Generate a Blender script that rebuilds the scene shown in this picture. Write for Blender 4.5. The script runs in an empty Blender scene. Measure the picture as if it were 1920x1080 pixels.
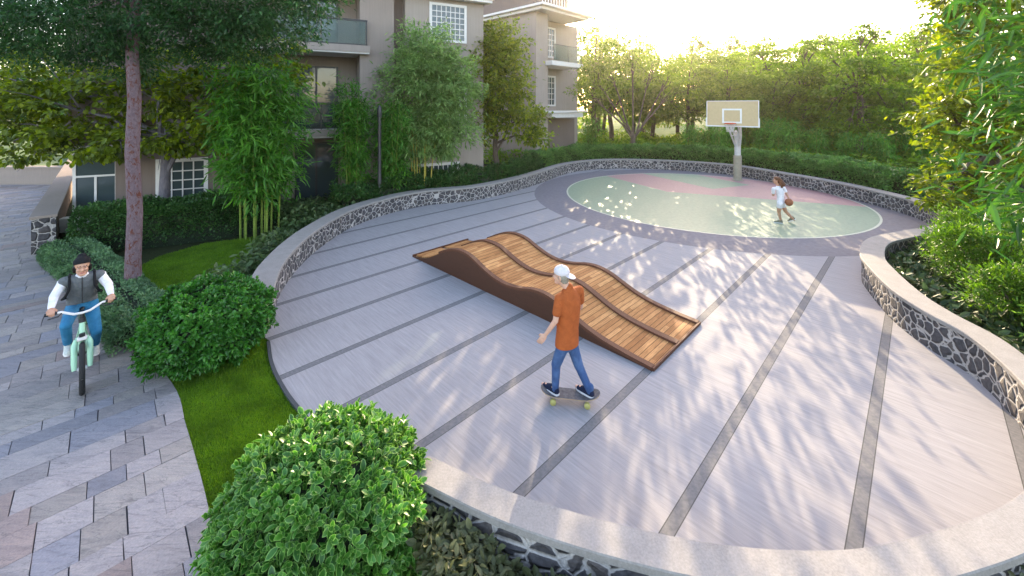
import bpy, bmesh, math, random
import numpy as np
from mathutils import Vector, Matrix, Euler

# ------------------------------------------------------------------ camera, sky, sun, exposure
F = 767.0; HZ = 200.0; CAMH = 3.9           # focal length and horizon in photo pixels, eye height in metres
SC = bpy.context.scene
COL = SC.collection
cam = bpy.data.cameras.new("camera")
camo = bpy.data.objects.new("camera", cam); COL.objects.link(camo)
camo.location = (0, 0, CAMH); camo.rotation_euler = (math.radians(90), 0, 0)
cam.sensor_width = 36; cam.lens = F / 1920 * 36
cam.shift_y = -(540 - HZ) / 1920
cam.clip_end = 1000; cam.clip_start = 0.05
SC.camera = camo

SUN_EL = math.radians(17.3); SUN_AZ = math.radians(15.0)    # azimuth measured from +Y towards +X
world = bpy.data.worlds.new("World"); SC.world = world
world.use_nodes = True
wt = world.node_tree
bg = wt.nodes["Background"]
sky = wt.nodes.new("ShaderNodeTexSky"); sky.sky_type = 'NISHITA'; sky.sun_disc = False
sky.sun_elevation = SUN_EL; sky.sun_rotation = SUN_AZ
sky.air_density = 1.0; sky.dust_density = 1.6; sky.ozone_density = 1.2
tint = wt.nodes.new("ShaderNodeMix"); tint.data_type = 'RGBA'; tint.blend_type = 'MULTIPLY'; tint.inputs[0].default_value = 1.0
tint.inputs[7].default_value = (1.13, .96, .87, 1)          # hazy, slightly warm evening sky
wt.links.new(sky.outputs[0], tint.inputs[6]); wt.links.new(tint.outputs[2], bg.inputs[0]); bg.inputs[1].default_value = 0.15
sl = bpy.data.lights.new("sun", 'SUN'); sl.energy = 2.0; sl.angle = math.radians(0.2); sl.color = (1.0, 0.8, 0.52)
so = bpy.data.objects.new("sun", sl); COL.objects.link(so)
sd = Vector((math.sin(SUN_AZ) * math.cos(SUN_EL), math.cos(SUN_AZ) * math.cos(SUN_EL), math.sin(SUN_EL)))
so.rotation_euler = sd.to_track_quat('Z', 'Y').to_euler()
SC.view_settings.view_transform = 'Standard'; SC.view_settings.look = 'None'
SC.view_settings.exposure = 2.75; SC.view_settings.gamma = 1.0
SC.cycles.max_bounces = 6; SC.cycles.diffuse_bounces = 3; SC.cycles.glossy_bounces = 2
SC.cycles.transmission_bounces = 4; SC.cycles.transparent_max_bounces = 6
SC.cycles.sample_clamp_indirect = 6.0

# ------------------------------------------------------------------ helpers
def G(px, py, z=0.0):
    """photo pixel -> world point at height z"""
    Y = F * (CAMH - z) / (py - HZ)
    return ((px - 960) * Y / F, Y, z)
def W(px, py, Y):
    """photo pixel -> world point at depth Y"""
    return Vector(((px - 960) * Y / F, Y, CAMH - (py - HZ) * Y / F))

def tag(o, label=None, cat=None, group=None, kind=None):
    if label: o['label'] = label
    if cat: o['category'] = cat
    if group: o['group'] = group
    if kind: o['kind'] = kind
    return o
def empty(name, loc=(0, 0, 0), rz=0.0):
    o = bpy.data.objects.new(name, None); COL.objects.link(o)
    o.location = loc; o.rotation_euler = (0, 0, rz); o.empty_display_size = 0.2
    return o
def mk(name, V, Fc, mat, parent=None, smooth=False):
    me = bpy.data.meshes.new(name)
    me.from_pydata(V if isinstance(V, list) else np.asarray(V, dtype=np.float32), [], Fc)
    for m in (mat if isinstance(mat, (list, tuple)) else [mat]): me.materials.append(m)
    if smooth: me.polygons.foreach_set('use_smooth', np.ones(len(me.polygons), dtype=bool))
    me.update()
    o = bpy.data.objects.new(name, me); COL.objects.link(o)
    if parent: o.parent = parent
    return o
class MB:
    """collects boxes, tubes, prisms; builds ONE mesh"""
    def __init__(s): s.V = []; s.F = []
    def add(s, V, Fc):
        n = len(s.V); s.V += [tuple(map(float, v)) for v in V]; s.F += [tuple(int(i) + n for i in f) for f in Fc]; return s
    def box(s, x0, x1, y0, y1, z0, z1, b=0.0):
        if b <= 0:
            V = [(x, y, z) for z in (z0, z1) for x, y in ((x0, y0), (x1, y0), (x1, y1), (x0, y1))]
            return s.add(V, [(3, 2, 1, 0), (4, 5, 6, 7), (0, 1, 5, 4), (1, 2, 6, 5), (2, 3, 7, 6), (3, 0, 4, 7)])
        V = []
        for z, i in ((z0, b), (z0 + b, 0), (z1 - b, 0), (z1, b)):
            x_, X_, y_, Y_ = x0 + i, x1 - i, y0 + i, y1 - i
            V += [(x_ + (b if not i else 0), y_, z), (X_ - (b if not i else 0), y_, z), (X_, y_ + (b if not i else 0), z), (X_, Y_ - (b if not i else 0), z),
                  (X_ - (b if not i else 0), Y_, z), (x_ + (b if not i else 0), Y_, z), (x_, Y_ - (b if not i else 0), z), (x_, y_ + (b if not i else 0), z)]
        Fc = [tuple(range(7, -1, -1)), tuple(range(24, 32))]
        for k in range(3):
            for j in range(8):
                a = k * 8 + j; c = k * 8 + (j + 1) % 8; Fc.append((a, c, c + 8, a + 8))
        return s.add(V, Fc)
    def tube(s, P, R, n=8, cap=True):
        V, Fc = tube(P, R, n, cap); return s.add(V, Fc)
    def prism(s, poly, z0, z1):
        n = len(poly)
        V = [(p[0], p[1], z0) for p in poly] + [(p[0], p[1], z1) for p in poly]
        return s.add(V, [tuple(range(n - 1, -1, -1)), tuple(range(n, 2 * n))] + [(i, (i + 1) % n, n + (i + 1) % n, n + i) for i in range(n)])
    def lathe(s, prof, c=(0, 0, 0), n=20, axis='z'):
        V = []; Fc = []
        for r, h in prof:
            for k in range(n):
                a = 2 * math.pi * k / n
                p = (r * math.cos(a), r * math.sin(a), h)
                if axis == 'y': p = (p[0], p[2], p[1])
                if axis == 'x': p = (p[2], p[0], p[1])
                V.append((p[0] + c[0], p[1] + c[1], p[2] + c[2]))
        for i in range(len(prof) - 1):
            for k in range(n):
                a = i * n + k; b = i * n + (k + 1) % n
                Fc.append((a, b, b + n, a + n))
        Fc.append(tuple(range(n - 1, -1, -1))); Fc.append(tuple(range((len(prof) - 1) * n, len(prof) * n)))
        return s.add(V, Fc)
    def build(s, name, mat, parent=None, smooth=False):
        o = mk(name, s.V, s.F, mat, parent, smooth)
        bm = bmesh.new(); bm.from_mesh(o.data); bmesh.ops.recalc_face_normals(bm, faces=bm.faces); bm.to_mesh(o.data); bm.free()
        if smooth: o.data.set_sharp_from_angle(angle=math.radians(40))
        return o
def tube(P, R, n=8, cap=True):
    P = [Vector(p) for p in P]; V = []; Fc = []
    up = None
    for i, p in enumerate(P):
        d = (P[min(i + 1, len(P) - 1)] - P[max(i - 1, 0)]).normalized()
        if up is None: up = Vector((1, 0, 0)) if abs(d.x) < 0.8 else Vector((0, 1, 0))
        s_ = d.cross(up).normalized(); up = s_.cross(d).normalized()
        r = R[i] if isinstance(R, (list, tuple)) else R
        for k in range(n):
            a = 2 * math.pi * k / n
            V.append(tuple(p + (s_ * math.cos(a) + up * math.sin(a)) * r))
    for i in range(len(P) - 1):
        for k in range(n):
            a = i * n + k; b = i * n + (k + 1) % n
            Fc.append((a, b, b + n, a + n))
    if cap:
        Fc.append(tuple(range(n - 1, -1, -1))); Fc.append(tuple(range((len(P) - 1) * n, len(P) * n)))
    return V, Fc
def catmull(pts, per=10, closed=False):
    P = [np.array(p, float) for p in pts]; n = len(P); out = []
    for i in range(n if closed else n - 1):
        p0 = P[(i - 1) % n] if closed or i > 0 else 2 * P[0] - P[1]
        p1 = P[i]; p2 = P[(i + 1) % n]
        p3 = P[(i + 2) % n] if closed or i + 2 < n else 2 * P[n - 1] - P[n - 2]
        for k in range(per):
            t = k / per
            out.append(0.5 * ((2 * p1) + (-p0 + p2) * t + (2 * p0 - 5 * p1 + 4 * p2 - p3) * t * t + (-p0 + 3 * p1 - 3 * p2 + p3) * t ** 3))
    if not closed: out.append(P[-1])
    return np.array(out)
def inside(poly, X, Y):
    poly = np.asarray(poly)[:, :2]; c = np.zeros(len(X), bool); n = len(poly); j = n - 1
    for i in range(n):
        xi, yi = poly[i]; xj, yj = poly[j]
        with np.errstate(divide='ignore', invalid='ignore'):
            c ^= ((yi > Y) != (yj > Y)) & (X < (xj - xi) * (Y - yi) / (yj - yi + 1e-12) + xi)
        j = i
    return c
def dist_line(line, X, Y):
    d = np.full(len(X), 1e9)
    for i in range(len(line) - 1):
        a = line[i][:2]; b = line[i + 1][:2]; ab = b - a; L = max((ab ** 2).sum(), 1e-9)
        t = np.clip(((X - a[0]) * ab[0] + (Y - a[1]) * ab[1]) / L, 0, 1)
        d = np.minimum(d, np.hypot(X - a[0] - t * ab[0], Y - a[1] - t * ab[1]))
    return d
def vnoise(x, y, s=1.0, seed=0):
    """cheap smooth value noise for numpy arrays"""
    x = np.asarray(x) * s + seed * 17.3; y = np.asarray(y) * s + seed * 9.1
    xi = np.floor(x); yi = np.floor(y); fx = x - xi; fy = y - yi
    fx = fx * fx * (3 - 2 * fx); fy = fy * fy * (3 - 2 * fy)
    h = lambda a, b: np.modf(np.abs(np.sin(a * 127.1 + b * 311.7) * 43758.5453))[0]
    return (h(xi, yi) * (1 - fx) + h(xi + 1, yi) * fx) * (1 - fy) + (h(xi, yi + 1) * (1 - fx) + h(xi + 1, yi + 1) * fx) * fy

# ------------------------------------------------------------------ materials
class NT:
    def __init__(s, name):
        s.m = bpy.data.materials.new(name); s.m.use_nodes = True; s.t = s.m.node_tree
        s.b = s.t.nodes["Principled BSDF"]; s.out = s.t.nodes["Material Output"]
    def n(s, typ, **kw):
        x = s.t.nodes.new("ShaderNode" + typ)
        for k, v in kw.items():
            if k == 'i':
                for kk, vv in v.items():
                    if isinstance(vv, bpy.types.NodeSocket): s.t.links.new(vv, x.inputs[kk])
                    else: x.inputs[kk].default_value = vv
            else: setattr(x, k, v)
        return x
    def l(s, a, b): s.t.links.new(a, b)
    def math(s, op, a, b=0.0, c=0.0, clamp=False): return s.n("Math", operation=op, use_clamp=clamp, i={0: a, 1: b, 2: c}).outputs[0]
    def ramp(s, fac, stops, interp='LINEAR'):
        r = s.n("ValToRGB"); r.color_ramp.interpolation = interp
        e = r.color_ramp.elements
        while len(e) < len(stops): e.new(0.5)
        for k, (p, c) in enumerate(stops):
            e[k].position = p; e[k].color = (*c, 1) if len(c) == 3 else c
        s.l(fac, r.inputs[0]); return r.outputs[0]
    def mix(s, fac, a, b, blend='MIX'):
        x = s.n("Mix", data_type='RGBA', blend_type=blend)
        for k, v in ((0, fac), (6, a), (7, b)):
            if isinstance(v, bpy.types.NodeSocket): s.l(v, x.inputs[k])
            else: x.inputs[k].default_value = (*v, 1) if isinstance(v, tuple) and len(v) == 3 else v
        return x.outputs[2]
    def noise(s, vec=None, scale=5.0, detail=4.0, rough=0.55, dist=0.0):
        x = s.n("TexNoise", i={'Scale': scale, 'Detail': detail, 'Roughness': rough, 'Distortion': dist})
        if vec is not None: s.l(vec, x.inputs['Vector'])
        return x.outputs[0]
    def pos(s): return s.n("NewGeometry").outputs['Position']
    def obj(s): return s.n("TexCoord").outputs['Object']
    def bump(s, h, strength=0.3, dist=0.02):
        x = s.n("Bump", i={'Strength': strength, 'Distance': dist, 'Height': h}); s.l(x.outputs[0], s.b.inputs['Normal']); return x
    def col(s, c):
        if isinstance(c, bpy.types.NodeSocket): s.l(c, s.b.inputs['Base Color'])
        else: s.b.inputs['Base Color'].default_value = (*c, 1)
        return s
    def rough(s, r, spec=None, metal=None):
        if isinstance(r, bpy.types.NodeSocket): s.l(r, s.b.inputs['Roughness'])
        else: s.b.inputs['Roughness'].default_value = r
        if spec is not None: s.b.inputs['Specular IOR Level'].default_value = spec
        if metal is not None: s.b.inputs['Metallic'].default_value = metal
        return s
def simple(name, c, rough=0.6, var=0.12, scale=8.0, bump=0.0, spec=0.4, metal=0.0):
    t = NT(name); n = t.noise(t.obj(), scale, 5)
    lo = tuple(max(0, x * (1 - var)) for x in c); hi = tuple(min(1, x * (1 + var)) for x in c)
    t.col(t.ramp(n, [(0.3, lo), (0.7, hi)])); t.rough(rough, spec, metal)
    if bump: t.bump(t.noise(t.obj(), scale * 4, 4), bump, 0.01)
    return t.m
def leafmat(name, cols, trans=0.45, tcol=None, rough=0.45, spec=0.35, rim=None):
    t = NT(name)
    r = t.n("NewGeometry").outputs['Random Per Island']
    k = len(cols)
    c = t.ramp(r, [(i / (k - 1), cc) for i, cc in enumerate(cols)])
    # patches of slightly different hue from clump to clump
    c = t.mix(t.math('MULTIPLY', t.noise(t.pos(), 1.3, 2), 0.55), c, tuple(min(1, 0.9 * x) for x in cols[-1]))
    pv_ = t.ramp(t.noise(t.pos(), 1.9, 3, .6), [(.36, (.62, .66, .62)), (.5, (1, 1, 1)), (.66, (1.3, 1.26, 1.2))])  # brightness patches put top-lit and shaded clumps into the leaf colour
    c = t.mix(1.0, c, pv_, 'MULTIPLY')
    if rim:
        a = t.n("Attribute", attribute_name="rim").outputs['Fac']
        c = t.mix(t.ramp(a, [(0.62, (0, 0, 0)), (0.95, (1, 1, 1))]), c, rim)
    t.col(c); t.rough(rough, spec)
    tr = t.n("BsdfTranslucent")
    hs = t.n("HueSaturation", i={'Hue': 0.497, 'Saturation': 1.1, 'Value': 1.7, 'Color': c})
    t.l(hs.outputs[0], tr.inputs[0])
    mx = t.n("MixShader", i={0: trans}); t.l(t.b.outputs[0], mx.inputs[1]); t.l(tr.outputs[0], mx.inputs[2])
    t.l(mx.outputs[0], t.out.inputs[0])
    return t.m

M = {}
M['fine'] = leafmat('fine_leaf', [(.009, .034, .009), (.02, .065, .017), (.042, .115, .032)], .35)
M['maple'] = leafmat('yellow_green_leaf', [(.022, .06, .005), (.06, .125, .01), (.13, .2, .015), (.26, .3, .02)], .4)
M['bamboo'] = leafmat('bamboo_leaf', [(.016, .075, .008), (.045, .16, .018), (.12, .3, .04)], .4)
M['bamboonear'] = leafmat('near_bamboo_leaf', [(.012, .06, .008), (.03, .11, .015), (.075, .185, .028)], .22)
M['willow'] = leafmat('grey_green_leaf', [(.08, .155, .04), (.15, .26, .075), (.26, .38, .13)], .45)
M['bush'] = leafmat('bush_leaf', [(.016, .085, .01), (.036, .145, .017), (.07, .22, .03)], .28, rough=.35, spec=.45)
M['bushrim'] = leafmat('rimmed_leaf', [(.02, .09, .01), (.042, .15, .018), (.08, .22, .03)], .28, rough=.38, spec=.42, rim=(.24, .42, .1))
M['hedge'] = leafmat('hedge_leaf', [(.015, .05, .012), (.03, .09, .02), (.06, .14, .035)], .3)
M['farhedge'] = leafmat('far_hedge_leaf', [(.04, .115, .025), (.075, .18, .04), (.13, .27, .07)], .35)
M['lowhedge'] = leafmat('grey_low_leaf', [(.04, .1, .04), (.08, .17, .07), (.14, .24, .11)], .25)
M['cover'] = leafmat('cover_leaf', [(.02, .05, .012), (.045, .09, .025), (.11, .16, .06)], .25)
M['covernear'] = leafmat('olive_cover_leaf', [(.03, .045, .015), (.075, .09, .035), (.17, .17, .08)], .25)
M['coverdark'] = leafmat('dark_cover_leaf', [(.012, .028, .008), (.03, .06, .018), (.08, .12, .045)], .15, rough=.5, spec=.3)
M['far'] = leafmat('broad_tree_leaf', [(.05, .115, .01), (.105, .2, .018), (.18, .28, .03)], .5)
M['mapledark'] = leafmat('shade_to_lit_leaf', [(.008, .024, .003), (.026, .062, .006), (.09, .15, .012), (.27, .33, .025)], .42)  # dark and yellow ends put shaded gaps and lit tops into leaf colour
M['far2'] = leafmat('olive_tree_leaf', [(.05, .1, .012), (.105, .175, .022), (.18, .255, .042)], .5)
M['conifer'] = leafmat('bright_shrub_leaf', [(.025, .08, .008), (.06, .15, .014), (.14, .25, .03)], .35)
M['dark'] = leafmat('dark_tree_leaf', [(.01, .04, .01), (.02, .07, .015), (.04, .11, .025)], .3)
M['core'] = simple('dark_core_fill', (.012, .022, .008), .9, .5, 20)  # for the solid filler bodies inside bushes and hedges

def barkmat(name, c1, c2, spots=None, sc=(6, 6, 1.5)):
    t = NT(name); mp = t.n("Mapping", i={'Scale': sc}); t.l(t.obj(), mp.inputs[0])
    n = t.noise(mp.outputs[0], 3, 6, .65, .4)
    c = t.ramp(n, [(.3, c1), (.7, c2)])
    if spots:
        n2 = t.noise(mp.outputs[0], 1.7, 5, .7, .8)
        c = t.mix(t.ramp(n2, [(.53, (0, 0, 0)), (.6, (1, 1, 1))]), c, spots)
    t.col(c); t.rough(.85, .2); t.bump(n, .6, .02); return t.m
M['bark'] = barkmat('brown_bark', (.05, .035, .025), (.14, .11, .09))
M['barkpink'] = barkmat('mottled_pink_bark', (.1, .07, .08), (.18, .13, .145), (.11, .038, .026), (9, 9, 5))
M['barkgrey'] = barkmat('grey_bark', (.11, .1, .12), (.2, .18, .2))
M['culm'] = barkmat('bamboo_culm', (.1, .16, .03), (.22, .28, .05), None, (2, 2, 9))
M['culmy'] = barkmat('yellow_culm', (.3, .26, .05), (.45, .38, .08), None, (2, 2, 9))

# plaza paving, stripes and the darker court surround
t = NT('plaza_paving')
sp = t.n("SeparateXYZ"); t.l(t.pos(), sp.inputs[0]); x, y = sp.outputs[0], sp.outputs[1]
s_ = t.math('MULTIPLY', t.math('SUBTRACT', x, y), .70711); tt = t.math('MULTIPLY', t.math('ADD', x, y), .70711)
cv = t.n("CombineXYZ"); t.l(t.math('MULTIPLY', s_, .8), cv.inputs[0]); t.l(t.math('MULTIPLY', tt, 13.0), cv.inputs[1])
grain = t.noise(cv.outputs[0], 2.2, 6, .7, .25)
blot = t.noise(t.pos(), .55, 4, .6)
speck = t.noise(t.pos(), 90, 2)
c = t.ramp(grain, [(.3, (.205, .195, .2)), (.5, (.28, .268, .275)), (.7, (.345, .332, .336))])
c = t.mix(.3, c, t.ramp(blot, [(.3, (.25, .24, .25)), (.7, (.33, .315, .32))]))
fr = t.math('FRACT', t.math('ADD', t.math('DIVIDE', t.math('ADD', s_, .42), 1.22), .5))
ds = t.math('ABSOLUTE', t.math('SUBTRACT', fr, .5))
stripe = t.math('LESS_THAN', ds, .044)
dc = t.n("VectorMath", operation='DISTANCE', i={0: t.pos(), 1: (8.35, 18.0, 0)}).outputs['Value']
court = t.math('LESS_THAN', dc, 7.35)
stripe = t.math('MULTIPLY', stripe, t.math('SUBTRACT', 1.0, court))
c = t.mix(stripe, c, t.ramp(t.noise(t.pos(), 25, 4), [(.3, (.12, .12, .125)), (.7, (.175, .17, .175))]))
c = t.mix(court, c, t.ramp(t.noise(t.pos(), 8, 5), [(.3, (.15, .14, .155)), (.7, (.195, .183, .2))]))
c = t.mix(t.math('MULTIPLY', t.ramp(t.noise(t.pos(), 2.3, 6, .7), [(.58, (0, 0, 0)), (.75, (1, 1, 1))]), .25), c, (.2, .19, .185))
# thin dark joint along both sides of each stripe
j = t.math('MULTIPLY', t.math('LESS_THAN', t.math('ABSOLUTE', t.math('SUBTRACT', ds, .046)), .004), t.math('SUBTRACT', 1.0, court))
c = t.mix(j, c, (.07, .07, .07))
t.col(c); t.rough(t.ramp(blot, [(.3, (.66,) * 3), (.7, (.82,) * 3)]), .15)
t.bump(t.math('ADD', grain, t.math('MULTIPLY', speck, .3)), .22, .006); M['plaza'] = t.m

# court colours
t = NT('court_paint')
sp = t.n("SeparateXYZ"); t.l(t.pos(), sp.inputs[0]); x, y = sp.outputs[0], sp.outputs[1]
def half(px, py, nx, ny):   # 1 where (p-p0).n > 0
    return t.math('GREATER_THAN', t.math('ADD', t.math('MULTIPLY', t.math('SUBTRACT', x, px), nx), t.math('MULTIPLY', t.math('SUBTRACT', y, py), ny)), 0.0)
pink = t.math('MULTIPLY', half(7.1, 18.75, .92, .39), half(7.1, 18.75, .39, .92))
key = t.math('MULTIPLY', t.math('MULTIPLY', half(9.6, 19.1, .92, .39), half(9.6, 19.1, .39, .92)), t.math('SUBTRACT', 1.0, half(11.5, 20.2, .39, -.92)))
key = t.math('MULTIPLY', key, t.math('SUBTRACT', 1.0, half(11.9, 20.2, .92, .39)))
nz = t.noise(t.pos(), 9, 5)
g = t.ramp(nz, [(.3, (.15, .22, .15)), (.7, (.2, .28, .19))]); p_ = t.ramp(nz, [(.3, (.28, .16, .165)), (.7, (.34, .205, .205))])
c = t.mix(pink, g, p_); c = t.mix(key, c, g)
dc = t.n("VectorMath", operation='DISTANCE', i={0: t.pos(), 1: (8.35, 18.0, 0.004)}).outputs['Value']
c = t.mix(t.math('GREATER_THAN', dc, 5.83), c, (.42, .45, .36))
t.col(c); t.rough(.5, .4); t.bump(t.noise(t.pos(), 60, 3), .15, .004); M['court'] = t.m

# random rubble wall
def rubble(name, scale, mort=(.5, .47, .45)):
    t = NT(name)
    wv = t.n("VectorMath", operation='ADD'); t.l(t.obj(), wv.inputs[0])
    nz = t.n("TexNoise", i={'Scale': 5.0, 'Detail': 2.0}); sc_ = t.n("VectorMath", operation='SCALE', i={3: .09}); t.l(nz.outputs['Color'], sc_.inputs[0]); t.l(sc_.outputs[0], wv.inputs[1])
    v1 = t.n("TexVoronoi", feature='DISTANCE_TO_EDGE', i={'Scale': scale}); t.l(wv.outputs[0], v1.inputs['Vector'])
    v2 = t.n("TexVoronoi", feature='F1', i={'Scale': scale}); t.l(wv.outputs[0], v2.inputs['Vector'])
    d = t.math('ADD', v1.outputs['Distance'], t.math('MULTIPLY', t.math('SUBTRACT', t.noise(t.obj(), 30, 3), .5), .05))
    edge = t.ramp(d, [(.05, (0, 0, 0)), (.075, (1, 1, 1))])
    rnd = t.n("SeparateColor"); t.l(v2.outputs['Color'], rnd.inputs[0])
    st = t.ramp(rnd.outputs[0], [(0, (.022, .022, .027)), (.45, (.05, .048, .055)), (.8, (.085, .075, .075)), (1, (.14, .11, .09))])
    st = t.mix(.6, st, t.ramp(t.noise(t.obj(), 18, 6, .7), [(.25, (.02, .02, .024)), (.75, (.14, .13, .135))]))
    mo = t.ramp(t.noise(t.obj(), 40, 4), [(.3, tuple(.8 * q for q in mort)), (.7, tuple(1.1 * q for q in mort))])
    t.col(t.mix(edge, mo, st)); t.rough(.85, .3)
    t.bump(t.math('ADD', t.math('MULTIPLY', t.ramp(d, [(.02, (0, 0, 0)), (.2, (1, 1, 1))]), 1.0), t.math('MULTIPLY', t.noise(t.obj(), 25, 5), .25)), .9, .035)
    return t.m
M['rubble'] = rubble('random_rubble', 5.7, (.4, .37, .35))
def stone(name, c1, c2, sc=6.0, st=(1, 1, 1), rough=.75, bump=.2, streak=.5):
    t = NT(name); mp = t.n("Mapping", i={'Scale': st}); t.l(t.obj(), mp.inputs[0])
    n = t.noise(mp.outputs[0], sc, 7, .7, .5); n2 = t.noise(t.obj(), 55, 3)
    c = t.mix(streak, t.ramp(n, [(.28, c1), (.72, c2)]), t.ramp(n2, [(.3, c1), (.7, c2)]))
    t.col(c); t.rough(rough, .35); t.bump(t.math('ADD', n, t.math('MULTIPLY', n2, .5)), bump, .01); return t.m
M['cap'] = stone('coping_stone', (.19, .175, .165), (.32, .298, .28), 5)
M['edge'] = simple('dark_kerb_edge', (.05, .055, .06), .7)
# pavers: colour attribute holds each paver's own stone colour
t = NT('path_pavers')
a = t.n("Attribute", attribute_name="stone").outputs['Color']
mp = t.n("Mapping", i={'Rotation': (0, 0, math.radians(-45)), 'Scale': (1.2, 6.5, 3)}); t.l(t.pos(), mp.inputs[0])
off = t.n("VectorMath", operation='ADD'); t.l(mp.outputs[0], off.inputs[0])
oc = t.n("VectorMath", operation='SCALE', i={3: 30.0}); t.l(a, oc.inputs[0]); t.l(oc.outputs[0], off.inputs[1])
n = t.noise(off.outputs[0], 2.2, 8, .7, .9); n2 = t.noise(t.pos(), 70, 4)
c = t.mix(1.0, a, t.ramp(n, [(.22, (.55, .53, .55)), (.45, (.95, .95, .97)), (.75, (1.25, 1.2, 1.15))]), 'MULTIPLY')
c = t.mix(.5, c, t.mix(1.0, c, t.ramp(n2, [(.3, (.7,) * 3), (.7, (1.25,) * 3)]), 'MULTIPLY'))
vein = t.ramp(t.math('ABSOLUTE', t.math('SUBTRACT', t.noise(off.outputs[0], 1.1, 6, .6, 1.2), .5)), [(.0, (1, 1, 1)), (.015, (0, 0, 0))])
c = t.mix(t.math('MULTIPLY', vein, .5), c, (.08, .075, .08))
t.col(c); t.rough(.62, .4); t.bump(t.math('ADD', n, t.math('MULTIPLY', n2, .4)), .45, .012); M['paver'] = t.m
M['joint'] = simple('dark_joint', (.085, .08, .088), .95)
# ground, grass
t = NT('earth'); n = t.noise(t.pos(), .5, 6); n2 = t.noise(t.pos(), 14, 5)
t.col(t.mix(.5, t.ramp(n, [(.35, (.02, .03, .012)), (.65, (.04, .055, .02))]), t.ramp(n2, [(.3, (.02, .018, .012)), (.7, (.05, .06, .025))]))); t.rough(.95, .1); t.bump(n2, .8, .04); M['earth'] = t.m
t = NT('lawn_turf'); n = t.noise(t.pos(), 1.6, 5); n2 = t.noise(t.pos(), 60, 4)
t.col(t.mix(.45, t.ramp(n, [(.3, (.065, .145, .008)), (.7, (.12, .22, .014))]), t.ramp(n2, [(.3, (.02, .07, .006)), (.7, (.1, .18, .02))]))); t.rough(.9, .1); t.bump(n2, .7, .02); M['turf'] = t.m
M['blade'] = leafmat('grass_blade', [(.06, .14, .008), (.1, .21, .012), (.16, .27, .02)], .4)
t = NT('far_meadow'); n = t.noise(t.pos(), .35, 6, .7, .6)
t.col(t.ramp(n, [(.3, (.1, .15, .075)), (.7, (.2, .24, .14))])); t.rough(1.0, .0); M['meadow'] = t.m
# building
def render_mat(name, c, sc):
    t = NT(name); sp = t.n("SeparateXYZ"); t.l(t.obj(), sp.inputs[0])
    st_ = t.n("CombineXYZ"); t.l(t.math('MULTIPLY', sp.outputs[0], 9), st_.inputs[0]); t.l(t.math('MULTIPLY', sp.outputs[1], 9), st_.inputs[1]); t.l(t.math('MULTIPLY', sp.outputs[2], .35), st_.inputs[2])
    n = t.noise(st_.outputs[0], sc, 5, .6); n2 = t.noise(t.obj(), .7, 5)
    lo = tuple(.86 * q for q in c); hi = tuple(min(1, 1.1 * q) for q in c)
    t.col(t.mix(.5, t.ramp(n, [(.3, lo), (.7, hi)]), t.ramp(n2, [(.3, lo), (.7, hi)]))); t.rough(.85, .2); t.bump(n, .25, .01); return t.m
M['wall'] = render_mat('taupe_render', (.285, .235, .205), 2.0)
M['wallb'] = render_mat('brown_render', (.18, .14, .122), 2.0)
M['wallc'] = render_mat('pale_render', (.33, .28, .245), 2.0)
M['white'] = simple('white_trim', (.66, .63, .61), .6, .06)
M['frame'] = simple('dark_metal', (.018, .018, .022), .4, .1, 8, 0, .5)
M['roof'] = simple('roof_slate', (.17, .11, .09), .8, .2, 12, .3)
t = NT('window_glass'); t.col((.05, .07, .075)); t.rough(.04, .8); n = t.noise(t.obj(), 1.2, 3); t.bump(n, .02, .02); M['glass'] = t.m
t = NT('balustrade_glass'); t.col((.05, .08, .08)); t.rough(.05, .7); t.b.inputs['Transmission Weight'].default_value = .0
tr = t.n("BsdfTransparent", i={0: (.75, .85, .83, 1)}); mx = t.n("MixShader", i={0: .68}); t.l(t.b.outputs[0], mx.inputs[1]); t.l(tr.outputs[0], mx.inputs[2]); t.l(mx.outputs[0], t.out.inputs[0]); M['rail'] = t.m
M['inner'] = simple('room_interior', (.12, .1, .09), .9)
# ramp timber
t = NT('ramp_planks'); sp = t.n("SeparateXYZ"); t.l(t.obj(), sp.inputs[0]); lx, ly = sp.outputs[0], sp.outputs[1]
q = t.math('DIVIDE', lx, .085); idx = t.math('FLOOR', q); fr = t.math('FRACT', q)
wn = t.n("TexWhiteNoise", noise_dimensions='2D'); cb = t.n("CombineXYZ"); t.l(idx, cb.inputs[0]); t.l(t.math('FLOOR', t.math('ADD', t.math('DIVIDE', ly, .95), t.math('MULTIPLY', idx, .37))), cb.inputs[1]); t.l(cb.outputs[0], wn.inputs['Vector'])
gv = t.n("CombineXYZ"); t.l(t.math('MULTIPLY', lx, 26), gv.inputs[0]); t.l(t.math('ADD', t.math('MULTIPLY', ly, 1.6), t.math('MULTIPLY', idx, 7.3)), gv.inputs[1])
gr = t.noise(gv.outputs[0], 2.4, 6, .65, .8)
c = t.ramp(wn.outputs['Value'], [(0, (.3, .13, .045)), (.4, (.44, .215, .08)), (.75, (.54, .285, .115)), (1, (.36, .165, .06))])
c = t.mix(1.0, c, t.ramp(gr, [(.25, (.5, .45, .42)), (.55, (1, 1, 1)), (.8, (1.2, 1.15, 1.1))]), 'MULTIPLY')
gap = t.math('LESS_THAN', fr, .09); c = t.mix(gap, c, (.05, .025, .012))
t.col(c); t.rough(.75, .15); t.bump(t.math('SUBTRACT', t.math('MULTIPLY', gr, .2), gap), .6, .008); M['planks'] = t.m
M['rail_wood'] = stone('dark_rail_timber', (.075, .028, .014), (.14, .055, .028), 9, (1, 6, 6), .75, .1)
M['side_wood'] = stone('dark_side_timber', (.045, .018, .009), (.09, .034, .017), 6, (1, 6, 6), .55, .1)
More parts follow.
